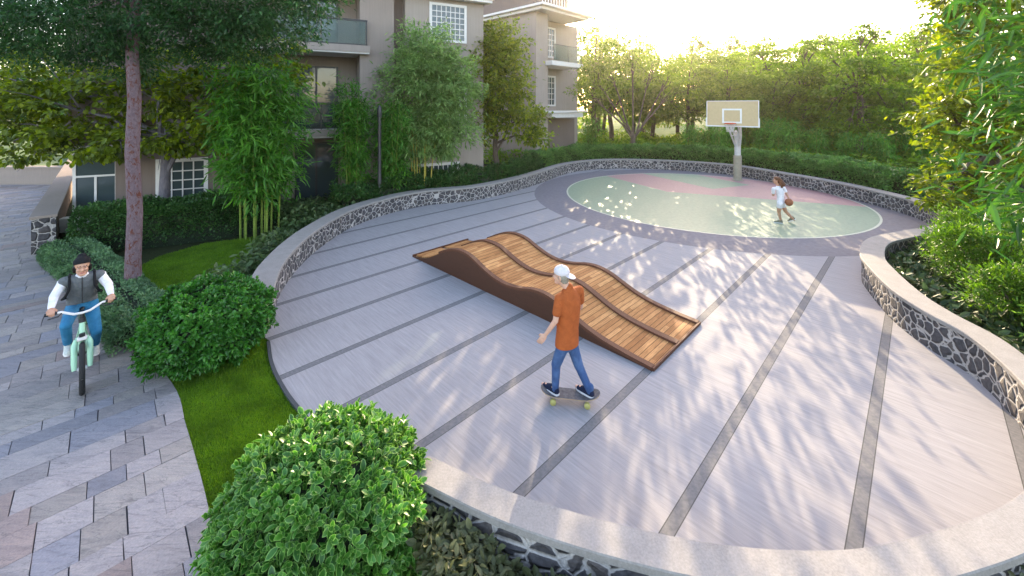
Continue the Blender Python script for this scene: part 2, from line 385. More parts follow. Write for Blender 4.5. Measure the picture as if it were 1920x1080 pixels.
# ------------------------------------------------------------------ foliage tools
def unit(a): return a / np.maximum(np.linalg.norm(a, axis=1, keepdims=True), 1e-9)
def leaf_mesh(P, A, N, L, Wd, fine=False, fold=.25, droop=.0):
    """P base points, A axes, N upward hints, L lengths, Wd widths -> V, F, rim"""
    A = unit(A); S = unit(np.cross(A, N)); U = np.cross(S, A)
    L = L[:, None]; Wd = Wd[:, None]; n = len(P); Z = np.array([[0, 0, 1.0]])
    if not fine:
        V = np.empty((n, 4, 3))
        V[:, 0] = P; V[:, 1] = P + .45 * L * A + .5 * Wd * S + fold * .5 * Wd * U; V[:, 2] = P + L * A - droop * L * Z; V[:, 3] = P + .45 * L * A - .5 * Wd * S + fold * .5 * Wd * U
        return V.reshape(-1, 3), np.arange(4 * n).reshape(n, 4), None
    V = np.empty((n, 6, 3)); m = P + .5 * L * A - droop * .2 * L * Z
    V[:, 0] = P
    V[:, 1] = P + .32 * L * A + .46 * Wd * S + fold * .5 * Wd * U; V[:, 2] = P + .72 * L * A + .4 * Wd * S + fold * .4 * Wd * U - droop * .5 * L * Z
    V[:, 3] = P + L * A - droop * L * Z
    V[:, 4] = P + .72 * L * A - .4 * Wd * S + fold * .4 * Wd * U - droop * .5 * L * Z; V[:, 5] = P + .32 * L * A - .46 * Wd * S + fold * .5 * Wd * U
    b = np.arange(n)[:, None] * 6
    Fc = np.concatenate([b + np.array([[0, 1, 2, 3]]), b + np.array([[0, 3, 4, 5]])])
    return V.reshape(-1, 3), Fc, np.tile(np.array([.35, 1, 1, .8, 1, 1.0]), n)
def leaf_rim(P, A, N, L, Wd, fold=.2, droop=.0):
    """oval leaf with a midrib strip so that the pale margin follows the outline"""
    A = unit(A); S = unit(np.cross(A, N)); U = np.cross(S, A); n = len(P)
    L = L[:, None]; Wd = Wd[:, None]; Z = np.array([[0, 0, 1.0]])
    prof = [(0, .03), (.22, .36), (.5, .5), (.78, .38), (1, .04)]
    V = np.empty((n, 15, 3))
    for k, (t_, w) in enumerate(prof):
        c = P + t_ * L * A - droop * t_ * t_ * L * Z
        V[:, 3 * k] = c - w * Wd * S + fold * w * Wd * U; V[:, 3 * k + 1] = c; V[:, 3 * k + 2] = c + w * Wd * S + fold * w * Wd * U
    q = []
    for k in range(4):
        a = 3 * k; q += [[a, a + 1, a + 4, a + 3], [a + 1, a + 2, a + 5, a + 4]]
    b = np.arange(n)[:, None] * 15
    Fc = np.concatenate([b + np.array([f]) for f in q])
    return V.reshape(-1, 3), Fc, np.tile(np.array([1, .9, 1, 1, 0, 1, 1, 0, 1, 1, 0, 1, 1, .9, 1.0]), n)
def leaves(name, P, A, N, L, Wd, mat, parent=None, fine=False, fold=.25, droop=0., rim=False):
    V, Fc, r = (leaf_rim(P, A, N, L, Wd, fold, droop) if rim else leaf_mesh(P, A, N, L, Wd, fine, fold, droop))
    o = mk(name, V, Fc, mat, parent, smooth=rim)
    if r is not None:
        at = o.data.attributes.new('rim', 'FLOAT', 'POINT'); at.data.foreach_set('value', r.astype(np.float32))
    return o
def cloud(rng, blobs, per_clump, clump_r, density, flat=.6, shell=.45):
    """leaf positions in clumps inside ellipsoids; returns P and outward directions"""
    PP = []; OO = []
    for (c, r) in blobs:
        c = np.array(c, float); r = np.array(r, float) * np.ones(3)
        area = (r[0] * r[1] + r[1] * r[2] + r[0] * r[2]) / 3
        k = max(3, int(density * area / (clump_r ** 2)))
        d = unit(rng.normal(size=(k, 3))); u = rng.random(k) ** shell
        cc = c + d * r * u[:, None]
        n = rng.integers(int(per_clump * .5), int(per_clump * 1.5) + 1, k)
        idx = np.repeat(np.arange(k), n)
        sc = clump_r * rng.uniform(.6, 1.35, k)
        off = rng.normal(size=(len(idx), 3)) * sc[idx][:, None] * np.array([.6, .6, .6 * flat])
        PP.append(cc[idx] + off); OO.append(unit(d[idx] * .6 + off / (sc[idx][:, None] + 1e-6) * .6 + np.array([0, 0, .12])))
    return np.concatenate(PP), np.concatenate(OO)
def rand_leaves(rng, name, P, O, L, asp, mat, parent, droop=.2, spread=.8, up=1.3, fine=False, lv=.3, rim=False, fold=.25):
    n = len(P)
    A = O * .7 + rng.normal(size=(n, 3)) * spread * .6 - np.array([0, 0, droop])
    N = rng.normal(size=(n, 3)) * .55 + np.array([0, 0, up])
    Ln = L * rng.uniform(1 - lv, 1 + lv, n)
    return leaves(name, P, A, N, Ln, Ln * asp * rng.uniform(.8, 1.2, n), mat, parent, fine, fold, droop * .3, rim)
def limbs(rng, base, h, r, blobs, mb, bend=.15, n=9):
    """tapered trunk with a limb to every blob"""
    base = Vector(base); top = base + Vector((rng.normal() * bend, rng.normal() * bend, h))
    P = []; R = []
    for i in range(7):
        t_ = i / 6; p = base.lerp(top, t_) + Vector((rng.normal() * bend * .25, rng.normal() * bend * .25, 0)) * (1 if 0 < i < 6 else 0)
        P.append(p); R.append(r * (1.35 if i == 0 else 1.05 - .45 * t_))
    mb.tube(P, R, n)
    for (c, rr) in blobs:
        c = Vector(c); s = P[int(rng.integers(3, 7))]
        rr = float(np.min(np.array(rr) * np.ones(3)))
        m = s.lerp(c, .5) + Vector((0, 0, .12 * (c - s).length))
        mb.tube([s, s.lerp(m, .5) + Vector((rng.normal(), rng.normal(), 0)) * .05, m, c], [r * .42, r * .36, r * .26, r * .08], 6)
        for _ in range(5):
            d = Vector(rng.normal(size=3)) * rr * .7
            mb.tube([m.lerp(c, .5), (m.lerp(c, .5) + c + d) / 2 + Vector((0, 0, .1)), c + d], [r * .15, r * .1, r * .03], 5)
    return top
def tree(name, label, base, h, r, blobs, leafkind, bark, seed, L=.22, asp=.45, per=26, cr=.6, dens=1.0, flat=.5, droop=.25, cat='tree', group=None, fine=False, shell=.45, origin=None):
    """blobs are relative to base"""
    rng = np.random.default_rng(seed)
    root = empty(name, base); tag(root, label, cat, group)
    mb = MB(); limbs(rng, (0, 0, -.1), h, r, blobs, mb); mb.build('trunk', M[bark], root, True)
    P, O = cloud(rng, blobs, per, cr, dens, flat, shell)
    rand_leaves(rng, 'crown', P, O, L, asp, M[leafkind], root, droop, fine=fine)
    return root
def copy_thing(o, loc, rz=0, s=1.0, label=None, group=None, parent=None):
    c = o.copy(); COL.objects.link(c)
    if parent: c.parent = parent
    else:
        c.location = loc; c.rotation_euler = (0, 0, rz); c.scale = (s, s, s)
        if label: c['label'] = label
        if group: c['group'] = group
    for ch in [q for q in bpy.data.objects if q.parent == o]:
        copy_thing(ch, None, parent=c)
    return c

# ------------------------------------------------------------------ plan of the place
capline_px = [(492, 527), (512, 491), (550, 452), (592, 422), (647, 393), (713, 372), (788, 357), (880, 349), (947, 337), (1005, 322),
              (1055, 307), (1100, 300.5), (1160, 298), (1260, 300.5), (1373, 308.5), (1480, 325), (1580, 342.5), (1693, 368), (1750, 386)]
ctrl = [(-4.42, 7.1)] + [G(x_, y_, .58)[:2] for x_, y_ in capline_px] + \
       [(13.55, 12.75), (12.75, 11.75), (11.6, 11.15), (10.4, 10.72), (9.1, 10.15), (8.1, 9.2), (7.6, 8.4)] + \
       [(7.1, 7.35), (6.9, 6.6), (6.82, 5.9), (6.5, 5.2), (6.05, 4.55), (5.3, 3.83), (4.25, 3.32), (3.15, 3.03), (2.3, 2.93), (1.3, 3.02), (.1, 3.35), (-.85, 3.78)]
WALL = catmull([(a, b, 0) for a, b in ctrl], 8)
open_edge = [(-.95, 3.98), (-1.7, 4.45), (-2.55, 5.14), (-3.1, 5.64), (-3.62, 6.22), (-4.02, 6.8)]
oe = catmull([(a, b, 0) for a, b in open_edge], 6)
PLAZA = np.concatenate([WALL, oe])
def wall_offset(d):
    T = np.gradient(WALL[:, :2], axis=0); T = unit(T); Nn = np.stack([-T[:, 1], T[:, 0]], 1)   # left = outside
    return WALL[:, :2] + Nn * (d[:, None] if isinstance(d, np.ndarray) else d)

# ground sheet, to the horizon
tag(mk('ground', [(-250, -60, -.06), (250, -60, -.06), (250, 300, -.06), (-250, 300, -.06)], [(0, 1, 2, 3)], M['earth']), kind='structure')
mb = MB(); mb.prism([(p[0], p[1]) for p in PLAZA], -.12, 0)
pl = mb.build('plaza', M['plaza']); bm = bmesh.new(); bm.from_mesh(pl.data); bmesh.ops.triangulate(bm, faces=[f for f in bm.faces if len(f.verts) > 4]); bm.to_mesh(pl.data); bm.free(); tag(pl, kind='structure')
# dark kerb along the open edge
V = []; Fc = []
for i, p in enumerate(oe):
    q = oe[min(i + 1, len(oe) - 1)] - oe[max(i - 1, 0)]; q = q / np.linalg.norm(q); nn = np.array([-q[1], q[0]])
    for d, z in ((.004, -.1), (.004, .012), (.05, .012), (.05, -.1)): V.append((p[0] + nn[0] * d, p[1] + nn[1] * d, z))
for i in range(len(oe) - 1):
    for k in range(3): a = i * 4 + k; Fc.append((a, a + 1, a + 5, a + 4))
tag(mk('kerb_strip', V, Fc, M['edge']), kind='structure')
# painted court
n = 96; V = [(8.35 + 5.9 * math.cos(2 * math.pi * k / n), 18.0 + 5.9 * math.sin(2 * math.pi * k / n), .004) for k in range(n)]
tag(mk('sports_court', V, [tuple(range(n))], M['court']), kind='structure')

# low rubble wall with coping, one continuous thing
hw = np.interp(np.arange(len(WALL)), [0, 60, 150, 215, 235, 250, 300, len(WALL)], [.24, .23, .22, .215, .19, .145, .13, .13])
def sweep(name, prof, mat, parent, scale=True):
    T = np.gradient(WALL[:, :2], axis=0); T = unit(T); Nn = np.stack([-T[:, 1], T[:, 0]], 1)
    V = []; Fc = []; k = len(prof)
    for i in range(len(WALL)):
        for (u, z) in prof:
            w = u * hw[i]; V.append((WALL[i, 0] + Nn[i, 0] * w, WALL[i, 1] + Nn[i, 1] * w, z))
    for i in range(len(WALL) - 1):
        for j in range(k):
            a = i * k + j; b = i * k + (j + 1) % k; Fc.append((a, b, b + k, a + k))
    Fc.append(tuple(range(k))); Fc.append(tuple(range((len(WALL) - 1) * k, len(WALL) * k))[::-1])
    o = mk(name, V, Fc, mat, parent)
    bm = bmesh.new(); bm.from_mesh(o.data); bmesh.ops.recalc_face_normals(bm, faces=bm.faces); bm.to_mesh(o.data); bm.free()
    return o
wr = empty('stone_wall', (-4.42, 7.1, 0)); tag(wr, 'low curved rubble stone seat wall with pale coping around the grey plaza', 'stone wall')
def under(o, r):
    o.parent = r; o.matrix_parent_inverse = Matrix.Translation(-Vector(r.location)); return o
under(sweep('stone_face', [(.86, -.1), (.86, .515), (-.86, .515), (-.86, -.1)], M['rubble'], None), wr)
under(sweep('coping', [(1, .517), (1.0, .568), (.95, .58), (-.95, .58), (-1.0, .568), (-1, .517)], M['cap'], None), wr)

# path of irregular flagstones
rng = np.random.default_rng(5)
path_edge = catmull([(-26.5, 24.9, 0), (-18.5, 16.9, 0), (-12.45, 10.85, 0), (-8.2, 8.05, 0), (-5.07, 5.98, 0), (-3.96, 4.98, 0), (-2.79, 3.81, 0), (-2.1, 3.0, 0), (-.9, 1.3, 0)], 14)
path_poly = np.concatenate([path_edge, np.array([(-13, 1.2, 0), (-40, 24.9, 0)])])
tag(mk('path_base', [(p[0], p[1], -.03) for p in path_poly], [tuple(range(len(path_poly)))[::-1]], M['joint']), kind='structure')
pe_mid = (path_edge[1:, :2] + path_edge[:-1, :2]) / 2; pe_d = unit(path_edge[1:, :2] - path_edge[:-1, :2]); pe_nrm = np.stack([-pe_d[:, 1], pe_d[:, 0]], 1)   # left of travel = lawn side
V = []; Fc = []; Cc = []
a_, b_ = np.array([.7071, .7071]), np.array([-.7071, .7071])       # rows run along a_, pile up along b_
pb = 0.5
while pb < 42:
    rh = rng.choice([.22, .27, .32, .38, .44]); pa = -24 + rng.random() * .5
    while pa < 6:
        ln = rng.choice([.28, .36, .46, .56, .7]) * rng.uniform(.9, 1.1)
        subs = [(0, rh)] if rh < .4 or rng.random() < .55 else [(0, rh * .5), (rh * .5, rh)]
        for (s0, s1) in subs:
            ctr = a_ * (pa + ln / 2) + b_ * (pb + (s0 + s1) / 2)
            if inside(path_poly, np.array([ctr[0]]), np.array([ctr[1]]))[0] or dist_line(path_edge, np.array([ctr[0]]), np.array([ctr[1]]))[0] < .45:
                g = .003 + .002 * rng.random(); j = rng.normal(size=(4, 2)) * np.array([.002, .0008])
                h_ = .0015 + .0035 * (rng.random() < .2); q = [(pa + g, pb + s0 + h_), (pa + ln - g, pb + s0 + h_), (pa + ln - g, pb + s1 - h_), (pa + g, pb + s1 - h_)]
                q = [a_ * (u_ + j[k, 0]) + b_ * (v_ + j[k, 1]) for k, (u_, v_) in enumerate(q)]
                z = rng.uniform(-.012, .0)
                dd = np.hypot(pe_mid[:, 0] - ctr[0], pe_mid[:, 1] - ctr[1]); ki = int(dd.argmin())
                if dd[ki] < 1.2:      # trim the stone to the path edge beside it
                    nr = pe_nrm[ki]; m_ = pe_mid[ki]; out = []
                    for k in range(len(q)):
                        p, p2 = q[k], q[(k + 1) % len(q)]; d1 = (p - m_) @ nr; d2 = (p2 - m_) @ nr
                        if d1 <= 0: out.append(p)
                        if (d1 <= 0) != (d2 <= 0): out.append(p + (p2 - p) * d1 / (d1 - d2))
                    q = out
                    if len(q) < 3: continue
                k_ = len(q); n0 = len(V)
                V += [(p[0], p[1], z) for p in q] + [(p[0], p[1], -.05) for p in q]
                Fc += [tuple(n0 + k for k in range(k_))] + [(n0 + k, n0 + k_ + k, n0 + k_ + (k + 1) % k_, n0 + (k + 1) % k_) for k in range(k_)]
                h = rng.random(); base = np.array([.268, .241, .237]) * rng.uniform(.78, 1.2)
                if h < .06: base = np.array([.26, .205, .19]) * rng.uniform(.85, 1.1)
                elif h < .28: base = np.array([.28, .25, .23]) * rng.uniform(.85, 1.15)
                elif h < .42: base = np.array([.22, .213, .235]) * rng.uniform(.85, 1.15)
                Cc += [(*base, 1)] * (2 * k_)
        pa += ln
    pb += rh
# trim stones to the path outline
pv = mk('path', V, Fc, M['paver']); at = pv.data.color_attributes.new('stone', 'FLOAT_COLOR', 'POINT'); at.data.foreach_set('color', np.array(Cc, np.float32).ravel())
tag(pv, kind='structure')
# lawns
def sheet(name, pts, z, mat, kind='structure'):
    return tag(mk(name, [(p[0], p[1], z) for p in pts], [tuple(range(len(pts)))], mat), kind=kind)
pe = [tuple(p[:2]) for p in path_edge]
strip = [p for p in pe if p[1] < 6.6] 
lawn_near = strip[::-1] + [(-5.6, 6.7), (-4.2, 7.0)] + [tuple(p[:2]) for p in oe[::-1]] + [(-.8, 3.6), (-.6, 3.0), (-.4, 1.2)]
sheet('lawn', lawn_near, -.04, M['turf'])
lawn2 = [G(x_, y_)[:2] for x_, y_ in ((255, 500), (300, 478), (380, 455), (490, 440), (480, 470), (462, 500), (430, 530), (330, 545), (280, 545))]
sheet('lawn', lawn2, -.035, M['turf'])
sheet('lawn', [(-15.5, 14.5), (-12.3, 11.2), (-11.2, 11.4), (-13.2, 14.0)], -.03, M['turf'])
sheet('meadow', [(-70, 36), (60, 36), (140, 160), (-140, 160)], -.05, M['meadow'])
def blades(name, poly, n, h, seed, z=-.04):
    rng = np.random.default_rng(seed); p = np.array(poly); X = rng.uniform(p[:, 0].min(), p[:, 0].max(), n * 3); Y = rng.uniform(p[:, 1].min(), p[:, 1].max(), n * 3)
    k = inside(p, X, Y) & ~inside(PLAZA, X, Y) & ~inside(path_poly, X, Y); X = X[k][:n]; Y = Y[k][:n]; n = len(X)
    P = np.stack([X, Y, np.full(n, z)], 1); A = rng.normal(size=(n, 3)) * .35 + np.array([0, 0, 1]); N = rng.normal(size=(n, 3)) * np.array([1, 1, .1])
    o = leaves(name, P, A, N, h * rng.uniform(.6, 1.3, n), np.full(n, .006), M['blade'])
    return tag(o, 'short mown green grass beside the plaza and the path', 'grass', kind='stuff')
blades('grass', [p for p in lawn_near if p[1] > 2.5], 90000, .04, 1)
blades('grass', lawn2, 26000, .045, 2)

# ------------------------------------------------------------------ timber wave ramp
RA = Vector((-2.56, 10.6, 0)); ang = math.atan2(-4.58, 4.64); RL = 6.5; RW = 1.84
rt = empty('wave_ramp', RA, ang); tag(rt, 'wooden pump track ramp with two humps and dark timber rails', 'ramp')
prof_t = [0, .25, .6, 1.0, 1.4, 1.75, 2.05, 2.35, 2.7, 3.05, 3.4, 3.75, 4.1, 4.4, 4.7, 5.0, 5.3, 5.65, 6.1, 6.5]
prof_h = [.05, .08, .16, .34, .52, .62, .635, .59, .46, .36, .325, .36, .44, .46, .41, .30, .19, .11, .06, .035]
ts = np.linspace(0, RL, 110)
cs = catmull([(a, b, 0) for a, b in zip(prof_t, prof_h)], 12); hs = np.interp(ts, cs[:, 0], cs[:, 1])
def strip_mesh(name, y0, y1, dz, mat, thick=None, i0=0, i1=None, tip=0):
    V = []; Fc = []; rr = range(i0, i1 or len(ts)); k = 4
    for i in rr:
        zt = hs[i] + dz; zb = 0.0 if thick is None else max(0.001, zt - thick)
        V += [(ts[i], y0, zb), (ts[i], y0, zt), (ts[i], y1, zt), (ts[i], y1, zb)]
    m = len(rr)
    for i in range(m - 1):
        for j in range(4): a = i * 4 + j; b = i * 4 + (j + 1) % 4; Fc.append((a, b, b + 4, a + 4))
    Fc += [(0, 1, 2, 3), tuple(range(4 * m - 4, 4 * m))[::-1]]
    o = mk(name, V, Fc, mat, rt); bm = bmesh.new(); bm.from_mesh(o.data); bmesh.ops.recalc_face_normals(bm, faces=bm.faces); bm.to_mesh(o.data); bm.free()
    return o
# local y points away from the camera side: near side is y = 0
strip_mesh('side_panel', 0.0, .045, -.035, M['side_wood'])
strip_mesh('side_panel', RW - .045, RW, -.035, M['side_wood'])
strip_mesh('deck', .09, RW * .5 - .06, -.015, M['planks'], .04)
strip_mesh('deck', RW * .5 + .06, RW - .09, -.015, M['planks'], .04)
for y0 in (-.012, RW * .5 - .06, RW - .088):
    strip_mesh('rail', y0, y0 + (.12 if 0 < y0 < 1 else .1), .022, M['rail_wood'], .055, i0=19 if y0 < .5 else 15)
mb = MB(); mb.box(-.03, 0, 0, RW, .002, .06); mb.build('end_board', M['rail_wood'], rt)
mb = MB(); mb.box(RL, RL + .03, 0, RW, .002, .05); mb.build('end_board', M['rail_wood'], rt)

# ------------------------------------------------------------------ basketball stand
hp = Vector(G(1383, 338)); face = Vector((-.62, -.785, 0)).normalized(); bz = math.atan2(face.y, face.x)
bs = empty('basketball_stand', hp, bz); tag(bs, 'basketball hoop with cream backboard on a bent white steel post', 'basketball hoop')
M['steel'] = simple('white_steel', (.5, .5, .52), .35, .1, 8, 0, .5); M['sleeve'] = simple('post_padding', (.3, .27, .21), .7)
M['board'] = simple('cream_backboard', (.52, .4, .225), .45, .05); M['boardline'] = simple('white_board_line', (.75, .74, .72), .5, .03)
M['orange'] = simple('orange_rim', (.5, .09, .02), .45); M['net'] = simple('net_cord', (.6, .58, .55), .8)
mb = MB(); mb.tube([(0, 0, 0), (0, 0, 1.3), (0, 0, 1.34)], [.2, .2, .15], 20); mb.lathe([(.3, 0), (.3, .03), (.22, .05)], n=20); mb.build('post_sleeve', M['sleeve'], bs, True)
mb = MB(); mb.tube([(0, 0, 1.3), (0, 0, 1.75), (.07, 0, 2.05), (.26, 0, 2.38), (.5, 0, 2.62)], [.15, .15, .145, .12, .07], 16); mb.build('post', M['steel'], bs, True)
for y_ in (-.2, .2):
    mb = MB(); mb.tube([(.12, y_ * .4, 1.8), (.75, y_, 2.5), (1.44, y_ * 1.3, 3.0)], .04, 8); mb.tube([(-.16, y_ * .4, 1.65), (-.05, y_ * .8, 2.35), (.4, y_ * 1.1, 2.8), (1.44, y_ * 1.6, 3.5)], .035, 8); mb.tube([(.6, y_, 2.36), (.55, y_ * 1.15, 2.9)], .022, 6); mb.build('brace', M['steel'], bs, True)
mb = MB(); mb.tube([(.62, -.2, 2.4), (.62, .2, 2.4)], .022, 6); mb.build('cross_bar', M['steel'], bs, True)
bw = 1.14; b0, b1 = 2.95, 4.17; ox = .53
mb = MB(); mb.box(.95 + ox, 1.0 + ox, -bw, bw, b0, b1, .008); mb.build('backboard', M['board'], bs)
mb = MB()
for (y0, y1, z0, z1) in ((-bw - .03, bw + .03, b0 - .06, b0), (-bw - .02, bw + .02, b1, b1 + .03), (-bw - .03, -bw, b0, b1), (bw, bw + .03, b0, b1)): mb.box(.93 + ox, 1.02 + ox, y0, y1, z0, z1)
for s_ in (-1, 1): mb.box(.935 + ox, 1.025 + ox, s_ * (bw + .045) - .018, s_ * (bw + .045) + .018, b0 - .06, b0 + .38)
mb.build('board_frame', M['boardline'], bs)
mb = MB()
for (y0, y1, z0, z1) in ((-.44, .44, 3.72, 3.8), (-.44, .44, 3.07, 3.15), (-.44, -.36, 3.15, 3.72), (.36, .44, 3.15, 3.72)): mb.box(1.0 + ox, 1.006 + ox, y0, y1, z0, z1)
mb.build('target_square', M['boardline'], bs)
mb = MB(); n = 24
ring = [(1.42 + ox + .25 * math.cos(2 * math.pi * k / n), .25 * math.sin(2 * math.pi * k / n), 3.07) for k in range(n + 1)]
mb.tube(ring, .028, 8); mb.box(1.006 + ox, 1.19 + ox, -.08, .08, 3.0, 3.06); rim_ = mb.build('rim', M['orange'], bs, True)
mb = MB()
for k in range(14):
    a = 2 * math.pi * k / 14
    for dlt in (.45, -.45):
        mb.tube([(1.42 + ox + r_ * math.cos(a + dlt * q_), r_ * math.sin(a + dlt * q_), 3.06 - z_) for q_, r_, z_ in ((0, .245, 0), (1, .2, .14), (2, .17, .27), (3, .15, .4))], .006, 4)
mb.build('net', M['net'], bs)

# ------------------------------------------------------------------ garden lamp post
M['lamp'] = simple('charcoal_metal', (.035, .033, .037), .45, .1, 10, 0, .5)
lp = empty('lamp_post', (-5.02, 15.5, -.05)); tag(lp, 'slim dark garden lamp post standing behind the curved stone wall', 'lamp post')
mb = MB(); mb.lathe([(.11, 0), (.11, .25), (.085, .3), (.065, 1.6), (.06, 2.6)], n=12); mb.build('post', M['lamp'], lp, True)
mb = MB(); mb.lathe([(.06, 2.6), (.066, 2.64), (.066, 3.5), (.06, 3.56)], n=12); mb.lathe([(.075, 3.56), (.085, 3.6), (.08, 3.9), (.02, 4.0)], n=12); mb.build('lamp_head', M['lamp'], lp, True)

# ------------------------------------------------------------------ left pillar wall, retaining wall
gw = empty('boundary_wall', (-12.35, 11.05, 0)); tag(gw, 'beige boundary wall ending in a rubble stone pillar beside the path', 'wall')
d_ = Vector((-1, 1, 0)).normalized(); n_ = Vector((-1, -1, 0)).normalized()
def quadbox(mb, p0, p1, w0, w1, z0, z1):
    """box running from p0 to p1, from lateral w0 to w1 along the right normal"""
    d = (Vector(p1) - Vector(p0)).normalized(); r = Vector((-d.y, d.x, 0))
    pts = [Vector(p0) + r * w0, Vector(p1) + r * w0, Vector(p1) + r * w1, Vector(p0) + r * w1]
    mb.prism([(p.x, p.y) for p in pts], z0, z1)
p0 = Vector((0, 0, 0)); p1 = d_ * 20
mb = MB(); quadbox(mb, p0, p0 + d_ * .5, -.02, .42, -.1, .93); mb.build('stone_pillar', M['rubble'], gw)
mb = MB(); quadbox(mb, p0 + d_ * .5, p1, .04, .36, -.1, .93); mb.build('wall_panel', M['wallb'], gw)
mb = MB(); quadbox(mb, p0 - d_ * .03, p1, -.05, .45, .932, 1.0); mb.build('coping', M['wall'], gw)
rw = empty('retaining_wall', (-30, 20.5, 0)); tag(rw, 'brown banded retaining wall holding up the pale raised grass beyond the path', 'wall')
mb = MB(); mb.box(-30, 11, 0, .3, -.1, .42); mb.box(-30, 11, .03, .3, .42, .82); mb.build('wall_panel', M['wall'], rw)
mb = MB(); mb.box(-30, 11.02, -.03, .33, .82, .9); mb.build('coping', M['wallc'], rw)
sheet('bank', [(-60, 20.8), (-19, 20.8), (-27.5, 33), (-70, 36)], .86, M['meadow'])

# ------------------------------------------------------------------ apartment building
F0 = Vector((-13.6, 13.5, 0)); BA = math.atan2(.456, .89)
ab = empty('apartment_building', F0, BA); tag(ab, 'taupe apartment block with recessed glazed balconies and lattice windows behind the trees', 'building')
def part(name, mat, boxes, parent=ab):
    mb = MB()
    for b in boxes: mb.box(*b)
    return mb.build(name, M[mat], parent)
EV = 8.85
# walls (x along facade, y into the building)
part('wall', 'wall', [(8.1, 9.5, 0, 9, -.1, EV)])
part('wall', 'wallb', [(9.5, 10.0, .55, 9, -.1, EV)])
part('wall', 'wallc', [(10.0, 13.75, .05, 9, -.1, EV)])
part('wall', 'wall', [(5.2, 7.35, 1.42, 1.6, 2.0, 2.9), (7.35, 8.1, 1.4, 1.6, -.1, EV), (5.2, 7.35, 1.42, 1.6, 5.6, 6.4), (4.4, 5.66, 1.4, 1.6, -.1, EV)])
part('wall', 'wallb', [(3.6, 4.4, 0, 9, -.1, EV), (1.15, 3.6, -.25, 9, -.1, .55), (1.15, 1.5, -.25, 9, .55, EV), (2.95, 3.6, -.25, 9, .55, EV), (1.5, 2.95, -.25, 9, 2.1, EV)])
part('wall', 'wallb', [(.35, 1.15, .1, 9, -.1, EV), (-.9, .35, .4, 9, 2.6, EV), (-.75, .35, .4, 9, -.1, .45)])
part('wall', 'wallb', [(4.4, 8.1, 1.6, 9, -.1, EV)])
part('plinth', 'white', [(-.9, .95, -.35, .1, -.1, .35), (-.9, .3, -.5, -.35, .15, .4)])
# recessed bay: three floors of sliding doors and balconies
for z0 in (-.5, 3.05, 6.55):
    zt = z0 + 2.6 if z0 > 0 else 2.35
    fr = part('sliding_door', 'frame', [(5.66, 7.35, 1.33, 1.4, zt - .07, zt), (5.66, 7.35, 1.33, 1.4, max(z0, -.1), max(z0, -.1) + .07), (5.66, 5.74, 1.33, 1.4, z0 + .05, zt - .07), (7.27, 7.35, 1.33, 1.4, z0 + .05, zt - .07), (6.44, 6.52, 1.33, 1.4, z0 + .05, zt - .07)])
    part('pane', 'glass', [(5.74, 6.44, 1.36, 1.372, z0 + .05, zt - .07), (6.52, 7.27, 1.36, 1.372, z0 + .05, zt - .07)], fr)
for zs, xr in ((2.95, 8.06), (6.4, 8.45)):
    part('balcony_slab', 'white', [(3.9, xr, -.25, 1.38, zs - .3, zs)])
    part('slab_edge', 'wallc', [(3.88, xr + .02, -.29, -.253, zs - .24, zs + .04)])
    rl = part('railing', 'frame', [(3.9, xr - .08, -.22, -.15, zs + 1.05, zs + 1.12), (3.9, xr - .08, -.2, -.17, zs + .06, zs + .1)] + [(xq, xq + .035, -.2, -.17, zs, zs + 1.05) for xq in (4.0, 5.3, 6.6, xr - .13)])
    part('glass_panel', 'rail', [(3.95, xr - .15, -.19, -.178, zs + .1, zs + 1.05)], rl)
    if xr > 8.1: part('glass_panel', 'rail', [(xr - .12, xr - .108, -.15, -.01, zs + .1, zs + 1.05)], rl)
# lattice windows
def lattice(x0, x1, z0, z1, y, nx, nz, frame='white', depth=.08, parent=ab):
    mb = MB(); w = .035
    for (a, b, c_, d) in ((x0 - .12, x1 + .12, z1, z1 + .12), (x0 - .12, x1 + .12, z0 - .12, z0), (x0 - .12, x0, z0, z1), (x1, x1 + .12, z0, z1)): mb.box(a, b, y - depth, y + .02, c_, d)
    f = mb.build('window', M[frame], parent)
    mb = MB()
    for i in range(1, nx): xq = x0 + (x1 - x0) * i / nx; mb.box(xq - w / 2, xq + w / 2, y - depth * .6, y - .012, z0, z1)
    for i in range(1, nz): zq = z0 + (z1 - z0) * i / nz; mb.box(x0, x1, y - depth * .55, y - .014, zq - w / 2, zq + w / 2)
    mb.build('lattice', M[frame], f)
    mb = MB(); mb.box(x0, x1, y - .01, y + .01, z0, z1); mb.build('pane', M['glass'], f)
lattice(11.2, 12.75, 7.0, 8.55, .045, 7, 6, depth=.05)
lattice(1.62, 2.83, .7, 1.98, -.22, 4, 4)
lattice(11.2, 12.75, 3.4, 4.95, .045, 7, 6, depth=.05)
lattice(10.6, 12.4, .5, 1.2, .045, 8, 2, depth=.05)
fr = part('window', 'white', [(-.78, -.7, .33, .4, .45, 2.6), (.27, .35, .33, .4, .45, 2.6), (-.7, .27, .33, .4, 2.52, 2.6), (-.7, .27, .33, .4, 1.55, 1.61), (-.25, -.19, .33, .4, .45, 1.55)])
part('pane', 'glass', [(-.7, .27, .36, .372, .45, 2.52)], fr)
# eaves and roof
part('eaves', 'white', [(8.0, 14.05, -.35, .03, EV + .003, EV + .16), (7.9, 14.15, -.45, .05, EV + .163, EV + .26)])
mb = MB(); mb.add([(7.8, -.5, EV + .27), (14.3, -.5, EV + .27), (14.3, 9.3, EV + .27), (7.8, 9.3, EV + .27), (9.6, 4.4, EV + 2.3), (12.5, 4.4, EV + 2.3)], [(0, 1, 5, 4), (1, 2, 5), (2, 3, 4, 5), (3, 0, 4), (3, 2, 1, 0)]); mb.build('roof', M['roof'], ab)
mb = MB(); mb.box(-1.2, 7.8, -.4, 9.3, EV + .003, EV + .35); mb.build('roof', M['roof'], ab)

